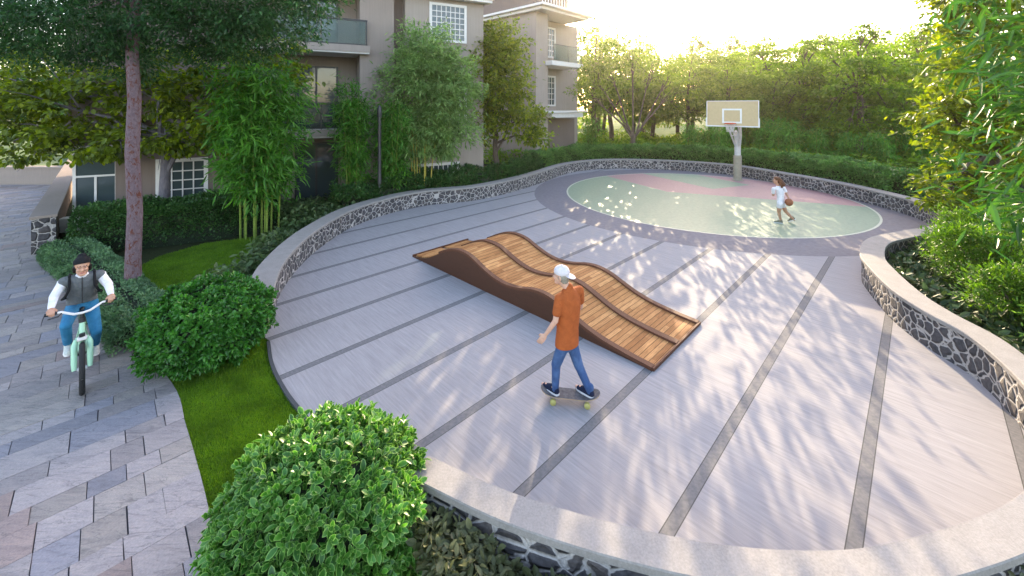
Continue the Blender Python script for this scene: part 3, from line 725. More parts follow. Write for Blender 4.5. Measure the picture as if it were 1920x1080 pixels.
# second block, turned corner, beyond the curved wall
C0 = Vector((1.58, 27.0, 0)); a1 = math.atan2(1.0, .98)
sb = empty('apartment_building', C0, a1); tag(sb, 'pale corner block with stacked balconies seen between the yellow tree and the sunlit trees', 'building')
# local x: along right face (away to the right), local y: along left face (away to the left)
part('wall', 'wallc', [(0, 1.25, 0, 9, -.1, 10.2)], sb)
part('wall', 'wallc', [(1.25, 6.5, 1.3, 9, -.1, 10.2)], sb)
part('wall', 'wallb', [(1.3, 5.0, .5, 1.28, -.1, 3.0)], sb)
for zs in (3.45, 7.0):
    part('balcony_slab', 'white', [(1.0, 4.6, -.55, 1.28, zs - .3, zs)], sb)
    if zs > 5:
        rl = part('railing', 'frame', [(1.27, 4.5, -.5, -.45, zs + 1.1, zs + 1.15), (1.27, 1.31, -.49, -.46, zs, zs + 1.1), (2.9, 2.94, -.49, -.46, zs, zs + 1.1), (4.46, 4.5, -.49, -.46, zs, zs + 1.1)], sb)
        part('glass_panel', 'rail', [(1.32, 4.46, -.482, -.47, zs + .05, zs + 1.1)], rl)
    lattice(2.6, 3.5, zs + .6, zs + 2.6, 1.29, 3, 5, parent=sb)
    fr = part('window', 'frame', [(1.4, 1.48, 1.22, 1.29, zs, zs + 2.5), (2.1, 2.18, 1.22, 1.29, zs, zs + 2.5), (1.48, 2.1, 1.22, 1.29, zs + 2.42, zs + 2.5)], sb)
    part('pane', 'glass', [(1.48, 2.1, 1.25, 1.27, zs, zs + 2.42)], fr)
part('canopy', 'white', [(-.35, 4.9, -.75, -.02, 3.5, 3.62)], sb)
part('cornice', 'white', [(-.35, 4.9, -.8, 9.2, 10.203, 10.4), (-.6, 5.3, -1.1, 9.4, 10.403, 10.55)], sb)
part('wall', 'wallb', [(1.0, 5.0, 1.0, 9, 10.553, 13)], sb)
rl = part('railing', 'white', [(.2, 4.6, -.4, -.35, 11.5, 11.56)] + [(.2 + .3 * k, .24 + .3 * k, -.4, -.36, 10.553, 11.5) for k in range(15)], sb)
# ------------------------------------------------------------------ near rounded bushes
def dome_bush(name, label, c, r, seed, n, L, rosette, mat, grp=None, rim=False, asp=.5, lump=.13):
    rng = np.random.default_rng(seed); root = empty(name, (c[0], c[1], 0)); tag(root, label, 'bush', grp)
    c0 = np.array([0, 0, c[2]]); r = np.array(r, float)
    # added core: lumpy solid dark body that stops views through the leaves
    bm = bmesh.new(); bmesh.ops.create_icosphere(bm, subdivisions=4, radius=1)
    def lumpf(d):
        return 1 + lump * (np.sin(d[:, 0] * 7.1 + seed) * np.sin(d[:, 1] * 6.3 + 1) * np.cos(d[:, 2] * 5.7) + .6 * np.sin(d[:, 0] * 13 + 2) * np.sin(d[:, 1] * 11 + seed) + .5 * np.sin(d[:, 2] * 17 + d[:, 0] * 9))
    Dv = np.array([v.co for v in bm.verts]); s_ = lumpf(Dv) * .84
    for v, d, q in zip(bm.verts, Dv, s_): v.co = Vector(c0 + d * r * q)
    me = bpy.data.meshes.new('inner_core'); bm.to_mesh(me); bm.free(); me.materials.append(M['core']); o = bpy.data.objects.new('inner_core', me); COL.objects.link(o); o.parent = root
    d = unit(rng.normal(size=(n, 3))); d = d[(c0 + d * r)[:, 2] > .02]; n = len(d)
    depth = 1 - .16 * rng.random(n) ** 1.5 + .03 * rng.normal(size=n)
    P0 = c0 + d * r * (lumpf(d) * depth)[:, None]
    nd = unit(d / r + np.array([0, 0, .25]) / r.max())
    # rosettes
    k = rosette; idx = np.repeat(np.arange(n), k); m = len(idx)
    a = np.tile(np.arange(k) * 2.4, n) + np.repeat(rng.random(n) * 6.28, k)
    ax = unit(nd + rng.normal(size=(n, 3)) * .35)[idx]
    t1 = unit(np.cross(ax, rng.normal(size=(n, 3))[idx])); t2 = np.cross(ax, t1)
    lean = np.tile(np.linspace(.35, 1.25, k), n) * rng.uniform(.8, 1.2, m)
    A = ax * np.cos(lean)[:, None] + (t1 * np.cos(a)[:, None] + t2 * np.sin(a)[:, None]) * np.sin(lean)[:, None]
    Pp = P0[idx] + rng.normal(size=(m, 3)) * L * .12 + ax * (np.tile(np.linspace(.25, -.2, k), n) * L)[:, None]
    Ln = L * rng.uniform(.7, 1.2, m) * np.tile(np.linspace(.75, 1.1, k), n)
    leaves('foliage', Pp, A, ax, Ln, Ln * asp, M[mat], root, True, .35, .12, rim)
    return root
dome_bush('round_bush', 'nearest round clipped bush with large pale edged leaves in the foreground', (-1.62, 3.52, .36), (.83, .8, .68), 3, 2900, .086, 7, 'bushrim', 'round clipped bushes', True, .52, .07)
dome_bush('round_bush', 'round clipped bush of small glossy leaves between the path and the stone wall end', (-4.82, 6.5, .5), (.87, .88, .6), 8, 3600, .078, 7, 'bush', 'round clipped bushes', False, .52, .1)
# ------------------------------------------------------------------ hedges
def hedge(name, label, line, hw_, h, seed, n, L, mat, wob=.12, cat='hedge', asp=.5, z0=-.05, grp=None, corecol='core'):
    """line of (x, y); rounded box hedge of small leaves round an added solid dark core"""
    rng = np.random.default_rng(seed); ln = np.array(line, float); root = empty(name, (ln[0, 0], ln[0, 1], 0)); tag(root, label, cat, grp)
    seg = np.r_[0, np.cumsum(np.hypot(*np.diff(ln, axis=0).T))]; T = unit(np.gradient(ln, axis=0)); Nn = np.stack([-T[:, 1], T[:, 0]], 1)
    def at(s): return np.stack([np.interp(s, seg, ln[:, k]) for k in (0, 1)], 1), unit(np.stack([np.interp(s, seg, Nn[:, k]) for k in (0, 1)], 1))
    # added solid core, closes the gaps between leaves
    V = []; Fc = []; ms = max(4, int(seg[-1] / .35)); K = 9
    ss = np.linspace(0.08, seg[-1] - .08, ms); p, q = at(ss)
    for i in range(ms):
        e = .86 if 0 < i < ms - 1 else .5
        for k in range(K):
            a = math.pi * k / (K - 1); u = math.copysign(abs(math.cos(a)) ** .45, math.cos(a)) * hw_ * e; zz = z0 + abs(math.sin(a)) ** .45 * (h - z0) * (e + .02)
            V.append((p[i, 0] - ln[0, 0] + q[i, 0] * u, p[i, 1] - ln[0, 1] + q[i, 1] * u, zz))
    for i in range(ms - 1):
        for k in range(K - 1): a = i * K + k; Fc.append((a, a + 1, a + K + 1, a + K))
    Fc += [tuple(range(K)), tuple(range((ms - 1) * K, ms * K))[::-1]]
    mk('inner_core', V, Fc, M[corecol], root)
    # leaves over the rounded section and both ends
    s = rng.uniform(-hw_ * .25, seg[-1] + hw_ * .25, n); a = rng.uniform(0, math.pi, n)
    side = rng.random(n)
    u = np.sign(np.cos(a)) * np.abs(np.cos(a)) ** .45 * hw_; zz = z0 + np.abs(np.sin(a)) ** .45 * (h - z0)
    endf = np.clip(1 - np.maximum(np.maximum(-s, s - seg[-1]), 0) / (hw_ * .3), .3, 1)
    p, q = at(np.clip(s, 0, seg[-1])); t_ = np.stack([q[:, 1], -q[:, 0]], 1); ov = (s - np.clip(s, 0, seg[-1]))
    w_ = 1 + wob * (vnoise(s, a * 2, 1.1, seed) - .5) * 2 + wob * .6 * (vnoise(s, a * 3, 3.1, seed + 3) - .5) * 2 + rng.normal(size=n) * .035
    u = u * w_ * endf; zz = z0 + (zz - z0) * w_ * (.5 + .5 * endf)
    P = np.concatenate([p - ln[0] + q * u[:, None] + t_ * ov[:, None], zz[:, None]], 1)
    O = np.concatenate([q * np.cos(a)[:, None], np.sin(a)[:, None]], 1)
    rand_leaves(rng, 'foliage', P, O, L, asp, M[mat], root, .1, 1.1)
    return root
def offs_line(i0, i1, d, step=3):
    o = wall_offset(d)[i0:i1:step]; return [tuple(p) for p in o]
hedge('low_hedge', 'low loose grey green hedge running along the flagstone path', [(-11.75, 10.75), (-10.2, 9.75), (-8.6, 8.65), (-7.2, 7.62), (-5.95, 6.75)], .45, .4, 11, 42000, .06, 'lowhedge', .07)
hedge('box_hedge', 'tall dark green box hedge in front of the ground floor lattice window', [(-11.9, 11.35), (-10.4, 11.75), (-8.9, 12.6), (-7.9, 13.6)], .55, 1.12, 12, 26000, .075, 'hedge', .1)
# hedge behind the far wall, from the white block round to the right
iA = int(np.argmin(np.hypot(WALL[:, 0] - 2.2, WALL[:, 1] - 22.6))); iB = int(np.argmin(np.hypot(WALL[:, 0] - 14.6, WALL[:, 1] - 15.4)))
hedge('long_hedge', 'long clipped green hedge curving behind the far side of the stone wall', offs_line(iA, iB, 1.15, 2), .7, 1.28, 13, 60000, .12, 'farhedge', .12)
# shrubs along the left bed
iL = int(np.argmin(np.hypot(WALL[:, 0] + 5.0, WALL[:, 1] - 14.3)))
hedge('shrub_border', 'loose border of dark green shrubs between the left stone wall and the building', offs_line(iL, iA, 1.0, 2), .65, .95, 14, 42000, .1, 'hedge', .35, cat='shrub border')
# ground cover
def cover(label, X0, X1, Y0, Y1, n, L, mat, seed, keep, h=.3, z=0., asp=.5, ns=1.2, fine=True, gap=.3):
    rng = np.random.default_rng(seed); X = rng.uniform(X0, X1, n); Y = rng.uniform(Y0, Y1, n)
    k = ~inside(PLAZA, X, Y) & (dist_line(WALL, X, Y) > gap) & ~inside(path_poly, X, Y) & keep(X, Y); X = X[k]; Y = Y[k]; n = len(X)
    zz = z + rng.random(n) ** .7 * h * (.45 + 1.1 * vnoise(X, Y, ns, seed)) ; P = np.stack([X, Y, zz], 1)
    O = unit(rng.normal(size=(n, 3)) * np.array([1, 1, .25]) + np.array([0, 0, .35]))
    o = rand_leaves(rng, 'ground_cover', P, O, L, asp, M[mat], None, .12, .5, 1.3, fine)
    return tag(o, label, 'ground cover', kind='stuff')
UL = Vector((.89, .456)); 
def front_of_building(X, Y):   # in front of the facade line
    return ((X - F0.x) * .456 * -1 + (Y - F0.y) * .89) < -.25
cover('mottled green ground cover plants in the bed along the outside of the left wall', -9.5, 1.5, 7.2, 22, 60000, .15, 'cover', 21,
      lambda X, Y: front_of_building(X, Y) & ~inside(lawn2, X, Y) & ((dist_line(WALL, X, Y) < 1.5) | (Y > 13.2)) & (Y + .9 * X > 2.5), .42)
cover('glossy dark ground cover filling the planter inside the right wall', 7, 17, 3.4, 14.6, 60000, .17, 'coverdark', 22, lambda X, Y: (X > 6.6), .3, .12, .42)
cover('olive ground cover plants below the near stone wall', -.9, 5, 1.9, 3.9, 60000, .08, 'covernear', 23, lambda X, Y: (Y < 3.85) & (X + Y > 2.5), .28, .13, .5, 2.2, gap=.17)
cover('green undergrowth under the trees behind the long hedge', -2, 44, 20, 44, 70000, .3, 'far', 24, lambda X, Y: (dist_line(WALL, X, Y) > 1.6) & ((Y > 26.5) | (X > 11)), 1.0, 0, .5, .5, False)
# ------------------------------------------------------------------ bamboo
def bamboo(name, label, base, h, nc, spread, seed, L=.2, nl=1500, culm='culm', mat='bamboo', zlo=.25, lean=.25, grp='bamboo clumps', asp=.16, cat='bamboo', cr=.03, fine=True, droop=.35):
    rng = np.random.default_rng(seed); root = empty(name, base); tag(root, label, cat, grp)
    mb = MB(); PP = []; OO = []
    for i in range(nc):
        a = rng.random() * 6.28; rr = spread * math.sqrt(rng.random()) * .55
        b = Vector((rr * math.cos(a), rr * math.sin(a), -.05)); hh = h * rng.uniform(.75, 1.03)
        out = Vector((math.cos(a), math.sin(a), 0)) * lean * hh * rng.uniform(.2, 1)
        pts = [b + out * (t_ ** 2) + Vector((0, 0, hh * t_ * (1 - .06 * t_))) for t_ in np.linspace(0, 1, 9)]
        mb.tube(pts, [cr * (1.05 - .8 * t_) for t_ in np.linspace(0, 1, 9)], 7)
        for kk in range(1, int(hh / .33)):     # node rings
            t_ = kk * .33 / hh
            if t_ < .9:
                p = b + out * (t_ ** 2) + Vector((0, 0, hh * t_ * (1 - .06 * t_))); r_ = cr * (1.05 - .8 * t_) * 1.22
                mb.tube([p - Vector((0, 0, .008)), p + Vector((0, 0, .008))], r_, 7)
        m = nl // nc
        ncl = max(6, m // 9)
        t_ = zlo + (1 - zlo) * rng.random(ncl) ** .85
        c = np.array(b)[None] + np.array(out)[None] * (t_ ** 2)[:, None] + np.stack([0 * t_, 0 * t_, hh * t_ * (1 - .06 * t_)], 1)
        d = unit(rng.normal(size=(ncl, 3)) * np.array([1, 1, .3])); rad = spread * (.35 + .65 * np.sin(np.clip(t_, 0, 1) * 2.6)) * rng.uniform(.25, 1, ncl)
        c2 = c + d * rad[:, None] * .75
        idx = np.repeat(np.arange(ncl), 9)
        PP.append(c2[idx] + rng.normal(size=(len(idx), 3)) * L * .45); OO.append(unit(d[idx] + rng.normal(size=(len(idx), 3)) * .55 + np.array([0, 0, -.25])))
    mb.build('culms', M[culm], root, True)
    P = np.concatenate(PP); O = np.concatenate(OO)
    rand_leaves(rng, 'foliage', P, O, L, asp, M[mat], root, droop, .6, 1.0, fine)
    return root
bamboo('bamboo_clump', 'tall bamboo clump with leaning green canes beside the small lawn and the curved wall', (-7.75, 12.55, 0), 5.4, 14, 1.05, 31, .29, 10000, zlo=.27, lean=.1, droop=.12)
bamboo('bamboo_clump', 'slender bamboo clump just left of the dark garden lamp post', (-6.05, 15.6, 0), 5.3, 8, .55, 32, .25, 4200, zlo=.22, lean=.05, droop=.15)
bamboo('bamboo_clump', 'short bamboo clump just right of the dark garden lamp post', (-4.75, 16.4, 0), 4.3, 7, .72, 33, .25, 4600, zlo=.22, lean=.1, droop=.15)
bamboo('bamboo_clump', 'nearest bamboo with big drooping leaves at the right edge of the photo', (9.35, 6.25, .1), 8.5, 10, 1.55, 34, .42, 3600, zlo=.25, lean=.1, asp=.14, mat='bamboonear', droop=.12)
# grey-green tree-like bamboo with yellow canes
root = bamboo('yellow_bamboo', 'broad pale grey green bamboo with yellow canes in front of the lattice window', (-3.75, 17.15, 0), 3.8, 9, .85, 35, .22, 600, 'culmy', 'willow', .55, .12, None, .2)
rng = np.random.default_rng(36)
P, O = cloud(rng, [((0, .1, 4.3), (2.1, 1.1, 2.4)), ((.2, 0, 6.3), (1.2, .9, 1.5)), ((-.5, 0, 2.6), (1.4, .9, 1.1)), ((1.0, .1, 3.0), (1.3, .9, 1.3)), ((1.1, .2, 5.0), (1.4, .9, 1.4))], 36, .3, 6.0, .6)
rand_leaves(rng, 'crown', P, O, .23, .25, M['willow'], root, .3, .9, .8)
# ------------------------------------------------------------------ trees by the building
tree('yellow_green_tree', 'yellow green leafed tree between the pale bamboo and the corner block', (-.7, 20.6, 0), 3.2, .16,
     [((-1.15, 0, 4.6), (1.6, 1.2, 1.6)), ((-.9, 0, 6.4), (1.4, 1.2, 1.3)), ((-.2, 0, 5.2), (1.95, 1.5, 2.3)), ((.3, 0, 7.0), (1.25, 1.1, 1.3)), ((1.0, -.2, 3.4), (1.35, 1.0, 1.1)), ((-.9, 0, 3.1), (1.1, 1.0, 1.1)), ((1.9, -.2, 2.4), (.8, .7, .5)), ((-.8, 0, 7.2), (.9, .8, .8))], 'maple', 'bark', 41, .2, .6, 30, .36, 6.0, .5)
# mottled trunk tree near the path with fine dark foliage overhead
MT = (-7.78, 8.4, -.05)
rng = np.random.default_rng(42); root = empty('pale_trunk_tree', MT); tag(root, 'tall tree with mottled pink bark and fine dark leaves standing in the low hedge', 'tree')
mb = MB(); mb.tube([(-.02, 0, 0), (.0, 0, .25), (.0, 0, .8), (.04, 0, 1.8), (-.02, 0, 3.0), (.03, 0, 4.1), (.0, 0, 4.6), (-.07, .05, 5.1), (-.03, .1, 6.0), (.05, .1, 7.5)], [.19, .145, .13, .125, .118, .112, .108, .104, .09, .05], 14)
bl = [((.9, .5, 5.9), (1.3, 1.2, .8)), ((-2.4, .6, 6.0), (2.2, 2.0, 1.1)), ((1.7, .8, 6.1), (1.7, 1.7, 1.1)), ((0, .5, 7.4), (2.4, 2.0, 1.3)), ((-.6, -.3, 5.9), (1.5, 1.2, .75)), ((2.7, 1.2, 6.7), (1.2, 1.2, .8)), ((-4.0, .8, 6.4), (1.6, 1.4, 1.0)), ((1.2, 1.2, 5.4), (1.5, 1.1, .8)), ((-1.8, 1.3, 5.2), (1.5, 1.2, .6))]
for c_, r_ in bl:
    s_ = Vector((-.02, .05, rng.uniform(5.7, 6.6))); c_ = Vector(c_)
    mb.tube([s_, s_.lerp(c_, .5) + Vector((0, 0, .3)), c_], [.04, .028, .01], 6)
mb.build('trunk', M['barkpink'], root, True)
P, O = cloud(rng, bl, 80, .34, 4.0, .6, .5); rand_leaves(rng, 'crown', P, O, .11, .4, M['fine'], root, .2, 1.0)
# maple-like tree behind it
tree('grey_trunk_tree', 'broad yellow green maple like tree with a grey trunk rising from the box hedge', (-11.35, 13.3, -.05), 3.6, .17,
     [((-3.2, -.3, 4.0), (2.2, 1.7, 1.5)), ((0, -.3, 4.6), (2.0, 1.6, 1.5)), ((2.3, -.4, 4.4), (1.6, 1.3, 1.5)), ((-1.4, -.5, 2.95), (1.6, 1.2, .7)), ((.6, -.6, 3.05), (1.3, 1.0, .65)), ((3.6, -.2, 5.2), (1.3, 1.1, 1.0)), ((-4.6, 0, 2.9), (1.4, 1.2, .8)), ((-5.6, .3, 4.6), (2.0, 1.5, 1.6)), ((2.6, -.2, 2.7), (1.1, 1.0, .7))], 'mapledark', 'barkgrey', 43, .16, .72, 34, .34, 3.0, .35, .4, fine=True)
# dark trees far left
for i, (px, Y, h, s) in enumerate([(-60, 22, 8, 1.0), (30, 38, 11, 1.3), (150, 36, 10, 1.2), (290, 30, 9, 1.1), (-200, 34, 10, 1.2), (-420, 30, 10, 1.2)]):
    x_ = (px - 960) * Y / F
    if i == 0:
        dk = tree('dark_tree', '', (x_, Y, 0), 3.2, .22, [((0, 0, 5.0), (3.0, 2.6, 2.4)), ((-2.0, 0, 3.6), (1.9, 1.6, 1.5)), ((2.0, .2, 3.9), (2.0, 1.6, 1.6)), ((.5, 0, 7.2), (1.8, 1.6, 1.3))], 'dark', 'bark', 50, .28, .5, 36, .55, 3.0, .5, group='dark trees behind the raised grass')
        dk['label'] = 'dark dense tree standing behind the raised grass beyond the path'
    else: copy_thing(dk, (x_, Y, 0), i * 1.3, s, 'dark dense tree standing behind the raised grass beyond the path')
# ------------------------------------------------------------------ sunlit trees behind the court
LB = 'layered sunlit green tree half hidden in the back rows behind the court'
def layered(seed, kind='far', L=.3):
    rng = np.random.default_rng(seed); bl = []
    for k, (zz, rr) in enumerate([(2.5, 2.3), (3.8, 3.2), (5.1, 3.4), (6.4, 2.8), (7.6, 2.0), (8.5, 1.2)]):
        nb = 5 if rr > 2 else 3
        for j in range(nb):
            a = 6.28 * j / nb + rng.random() * 1.2 + k; q = rr * rng.uniform(.5, .8)
            bl.append(((q * math.cos(a), q * math.sin(a), zz + rng.normal() * .3), (rr * .52, rr * .52, .55)))
    return bl
t1 = tree('broad_tree', 'broad layered green tree with a visible dark trunk, behind the hedge right of the player', (23.2, 27.2, 0), 7.2, .2, layered(60), 'far', 'bark', 60, .25, .5, 60, .62, 2.2, .3, group='trees behind the court')
t2 = tree('broad_tree', LB, (12.5, 42, 0), 7.0, .2, layered(61), 'far', 'bark', 61, .27, .5, 60, .66, 2.2, .32, group='trees behind the court')
rng = np.random.default_rng(62)
# multi-stemmed olive tree close behind the wall
mt = empty('forked_tree', (8.25, 28.0, 0)); tag(mt, 'many stemmed olive green tree forking low in front of the sun behind the court wall', 'tree', 'trees behind the court')
blm = [((-1.6, 0, 6.6), (1.9, 1.5, 1.4)), ((1.4, .2, 6.8), (1.9, 1.5, 1.4)), ((0, 0, 8.2), (1.9, 1.6, 1.2)), ((-2.9, .2, 4.9), (1.3, 1.1, .8)), ((2.8, 0, 5.2), (1.3, 1.1, .8)), ((-2.9, 0, 6.4), (1.1, 1, .9)), ((3.0, .3, 6.6), (1.0, 1, .9))]
mb = MB(); mb.tube([(0, 0, -.1), (0, 0, .8), (.02, 0, 1.5), (.03, 0, 2.0)], [.24, .19, .18, .14], 10)
for c_, r_ in blm:
    c_ = Vector(c_); s_ = Vector((.03, 0, rng.uniform(1.3, 2.0)))
    mb.tube([s_, s_ + Vector((c_.x * .25, c_.y * .25, 1.0)), s_.lerp(c_, .6), c_], [.09, .07, .05, .015], 7)
    for _ in range(6):
        e = c_ + Vector(rng.normal(size=3)) * .9; mb.tube([s_.lerp(c_, .65), s_.lerp(c_, .8) + Vector(rng.normal(size=3)) * .15, e], [.03, .02, .006], 5)
mb.build('trunk', M['bark'], mt, True)
P, O = cloud(rng, blm, 44, .42, 1.8, .55); rand_leaves(rng, 'crown', P, O, .2, .42, M['far2'], mt, .25)
t3 = tree('round_tree', 'rounded olive green tree just left of the basketball backboard', (15.5, 36, 0), 5.0, .2, [((0, 0, 6.2), (2.7, 2.4, 2.2)), ((-2.0, 0, 4.6), (2.1, 1.8, 1.6)), ((2.1, 0, 4.8), (2.0, 1.8, 1.6)), ((.3, 0, 8.0), (1.6, 1.5, 1.1)), ((0, -.5, 3.4), (2.4, 1.6, 1.1))], 'far2', 'bark', 63, .26, .5, 60, .62, 2.1, .38, group='trees behind the court')
LR = 'rounded olive green tree half hidden among the other trees behind the court'
for i, (src, px, Y, s, lab) in enumerate([
        (t3, 1112, 36, 1.1, 'rounded olive green tree close beside the balconies of the pale corner block'), (t3, 1150, 39, 1.05, LR), (t3, 1130, 46, .95, LR), (t2, 1225, 41, .9, LB), (t2, 1395, 46, 1.0, LB), (t1, 1440, 35, .86, 'broad layered green tree just right of the basketball backboard'), (t1, 1510, 31, .82, 'broad layered green tree standing behind the hedge above the head of the player in white'),
        (t3, 1370, 33, .8, 'rounded olive green tree directly behind the basketball backboard'), (t1, 1560, 38, 1.0, LB), (t1, 1725, 33, .98, 'broad layered green tree right beside the left edge of the yellow tree'), (t2, 1690, 42, 1.05, LB), (t3, 1330, 52, 1.15, LR), (t3, 1450, 30, .62, LR), (t1, 1830, 30, .95, LB),
        (t3, 1590, 30, .6, LR), (t3, 1700, 27, .62, LR), (t2, 1960, 27, .9, LB), (t3, 1040, 52, 1.2, LR), (t3, 1270, 44, .9, LR), (t2, 1500, 48, 1.1, LB), (t3, 1205, 56, 1.3, LR),
        (t1, 1300, 54, 1.22, LB), (t2, 1430, 56, 1.25, LB), (t1, 1570, 55, 1.25, LB), (t2, 1640, 50, 1.18, LB), (t1, 1780, 46, 1.2, LB), (t3, 1120, 62, 1.5, LR), (t1, 1370, 62, 1.35, LB), (t3, 1520, 44, 1.0, LR), (t3, 1660, 36, .85, LR), (t3, 1400, 40, .85, LR)]):
    copy_thing(src, ((px - 960) * Y / F, Y, 0), i * 2.1, s * 1.16, lab)
# small bright shrubs at the foot of the trees
sh = bamboo('feathery_shrub', 'feathery bright green bamboo like shrub behind the long hedge', (13.4, 27.2, 0), 3.3, 9, .8, 70, .3, 1500, zlo=.12, lean=.1, grp='shrubs behind the hedge', cat='shrub', fine=False, asp=.2)
for i, (px, Y, s) in enumerate([(1470, 25.5, 1.0), (1530, 25, .85), (1300, 28, .9), (1590, 24, .8), (1440, 27, 1.05), (1650, 23, .8), (1350, 28, .7), (1375, 31, 1.2), (1410, 33, 1.3), (1490, 30, 1.2), (1560, 29, 1.2), (1620, 28, 1.15), (1680, 26, 1.1), (1740, 24, 1.1), (1110, 33, 1.0)]):
    copy_thing(sh, ((px - 960) * Y / F, Y, 0), i * 1.7, s)
# far woodland closing the horizon
rng = np.random.default_rng(80); PP = []; OO = []
P, O = cloud(rng, [((x_, 78 + 6 * math.sin(x_), 3.2 + 2.0 * math.sin(x_ * .37) + rng.random()), (5.5, 3, 4.2)) for x_ in np.arange(-110, 130, 5.5)], 22, 1.0, .9, .6)
o = rand_leaves(rng, 'woodland', P, O, .75, .6, M['far'], None); tag(o, 'far off belt of woodland beyond the meadow', 'woodland', kind='stuff')
# ------------------------------------------------------------------ right side planting
tree('yellow_tree', 'yellow green leafed tree leaning over the right end of the court wall', (15.9, 13.6, 0), 3.0, .17,
     [((0, 0, 3.0), (2.2, 1.9, 1.6)), ((-.5, -.3, 5.2), (1.9, 1.6, 1.5)), ((.2, 0, 7.0), (2.2, 1.7, 1.2)), ((-1.5, -.6, 1.5), (1.1, 1.0, .8)), ((1.5, 0, 4.2), (1.8, 1.6, 1.6)), ((-1.0, -.3, 7.6), (1.3, 1.0, .6)), ((-2.6, -.9, .95), (.5, .4, .32)), ((-1.2, .2, 3.7), (1.2, 1.1, .7))], 'maple', 'bark', 44, .2, .62, 32, .36, 3.2, .35, .3, fine=True)
cf = None
for i, (x_, y_, r_) in enumerate([(9.75, 8.35, 1.0), (8.6, 6.75, .82), (11.3, 9.6, 1.05), (8.15, 5.55, .7)]):
    rng = np.random.default_rng(90 + i); rr = empty('bright_shrub', (x_, y_, .1))
    tag(rr, ['bright yellow green shrub in the planter below the yellow tree', 'bright green shrub in the planter near the right edge of the photo', 'bright green shrub at the back of the planter', 'bright green shrub nearest the camera in the planter'][i], 'shrub', 'shrubs in the right planter')
    bl = [((0, 0, .55 * r_), (r_, r_, .75 * r_)), ((-.5 * r_, .1, .9 * r_), (.5 * r_, .5 * r_, .45 * r_)), ((.4 * r_, -.1, 1.0 * r_), (.5 * r_, .5 * r_, .5 * r_)), ((-.1, -.6 * r_, .5 * r_), (.55 * r_, .45 * r_, .5 * r_))]
    mb = MB()
    for c_, q_ in bl: mb.tube([(0, 0, -.1), (c_[0] * .5, c_[1] * .5, c_[2] * .6), c_], [.04, .03, .01], 6)
    mb.build('stem', M['bark'], rr, True)
    P, O = cloud(rng, bl, 60, .15, 4.0, .8, .3); rand_leaves(rng, 'foliage', P, O, .085, .34, M['conifer'], rr, -.08, .8)
# ------------------------------------------------------------------ people
def ico(sub):
    bm = bmesh.new(); bmesh.ops.create_icosphere(bm, subdivisions=sub, radius=1); V = np.array([v.co[:] for v in bm.verts]); Fc = [[v.index for v in f.verts] for f in bm.faces]; bm.free(); return V, Fc
ICO = ico(3)
def blob(name, prims, mat, parent, voxel=.007, smooth=4, keep=None):
    """union of tapered capsules ('c', a, b, ra, rb) and ellipsoids ('e', centre, radii, (rx, ry, rz)) as one remeshed skin"""
    V = []; Fc = []
    for p in prims:
        n0 = len(V); S = ICO[0]
        if p[0] == 'l':        # loft through elliptical sections (centre, half depth, half width, yaw)
            K = 28
            for (c_, ra_, rb_, yw) in p[1]:
                for k in range(K):
                    a_ = 2 * math.pi * k / K; u_, v_ = ra_ * math.cos(a_), rb_ * math.sin(a_)
                    V.append((c_[0] + u_ * math.cos(yw) - v_ * math.sin(yw), c_[1] + u_ * math.sin(yw) + v_ * math.cos(yw), c_[2]))
            m_ = len(p[1])
            for i in range(m_ - 1):
                for k in range(K): a_ = n0 + i * K + k; b_ = n0 + i * K + (k + 1) % K; Fc.append((a_, b_, b_ + K, a_ + K))
            Fc += [tuple(n0 + k for k in range(K))[::-1], tuple(n0 + (m_ - 1) * K + k for k in range(K))]
            continue
        if p[0] == 'c':
            a, b = np.array(p[1], float), np.array(p[2], float); d = (b - a) / max(np.linalg.norm(b - a), 1e-6)
            k = (S @ d) >= 0
            X = np.where(k[:, None], b + S * p[4], a + S * p[3])
        else:
            R = np.array(Euler(p[3] if len(p) > 3 else (0, 0, 0)).to_matrix()); X = np.array(p[1]) + (S * np.array(p[2])) @ R.T
        V += [tuple(x_) for x_ in X]; Fc += [tuple(i + n0 for i in f) for f in ICO[1]]
    me = bpy.data.meshes.new(name); me.from_pydata(V, [], Fc); o = bpy.data.objects.new(name, me); COL.objects.link(o)
    m = o.modifiers.new('r', 'REMESH'); m.mode = 'VOXEL'; m.voxel_size = voxel; m.use_smooth_shade = True
    if smooth: m2 = o.modifiers.new('s', 'SMOOTH'); m2.factor = .5; m2.iterations = smooth
    dg = bpy.context.evaluated_depsgraph_get(); dg.update(); me2 = bpy.data.meshes.new_from_object(o.evaluated_get(dg)); o.modifiers.clear(); o.data = me2; bpy.data.meshes.remove(me); me2.name = name
    if keep:      # cut the skin along planes: (point, normal) keeps the positive side
        bm = bmesh.new(); bm.from_mesh(me2)
        for co, no in keep: 
            g = list(bm.verts) + list(bm.edges) + list(bm.faces); bmesh.ops.bisect_plane(bm, geom=g, plane_co=co, plane_no=no, clear_inner=True)
            bmesh.ops.holes_fill(bm, edges=[e for e in bm.edges if e.is_boundary])
        bm.to_mesh(me2); bm.free(); me2.polygons.foreach_set('use_smooth', np.ones(len(me2.polygons), bool))
    me2.materials.clear(); me2.materials.append(mat); o.parent = parent
    return o
def V3(*a): return np.array(a, float)
def lerp(a, b, t_): return np.array(a) * (1 - t_) + np.array(b) * t_
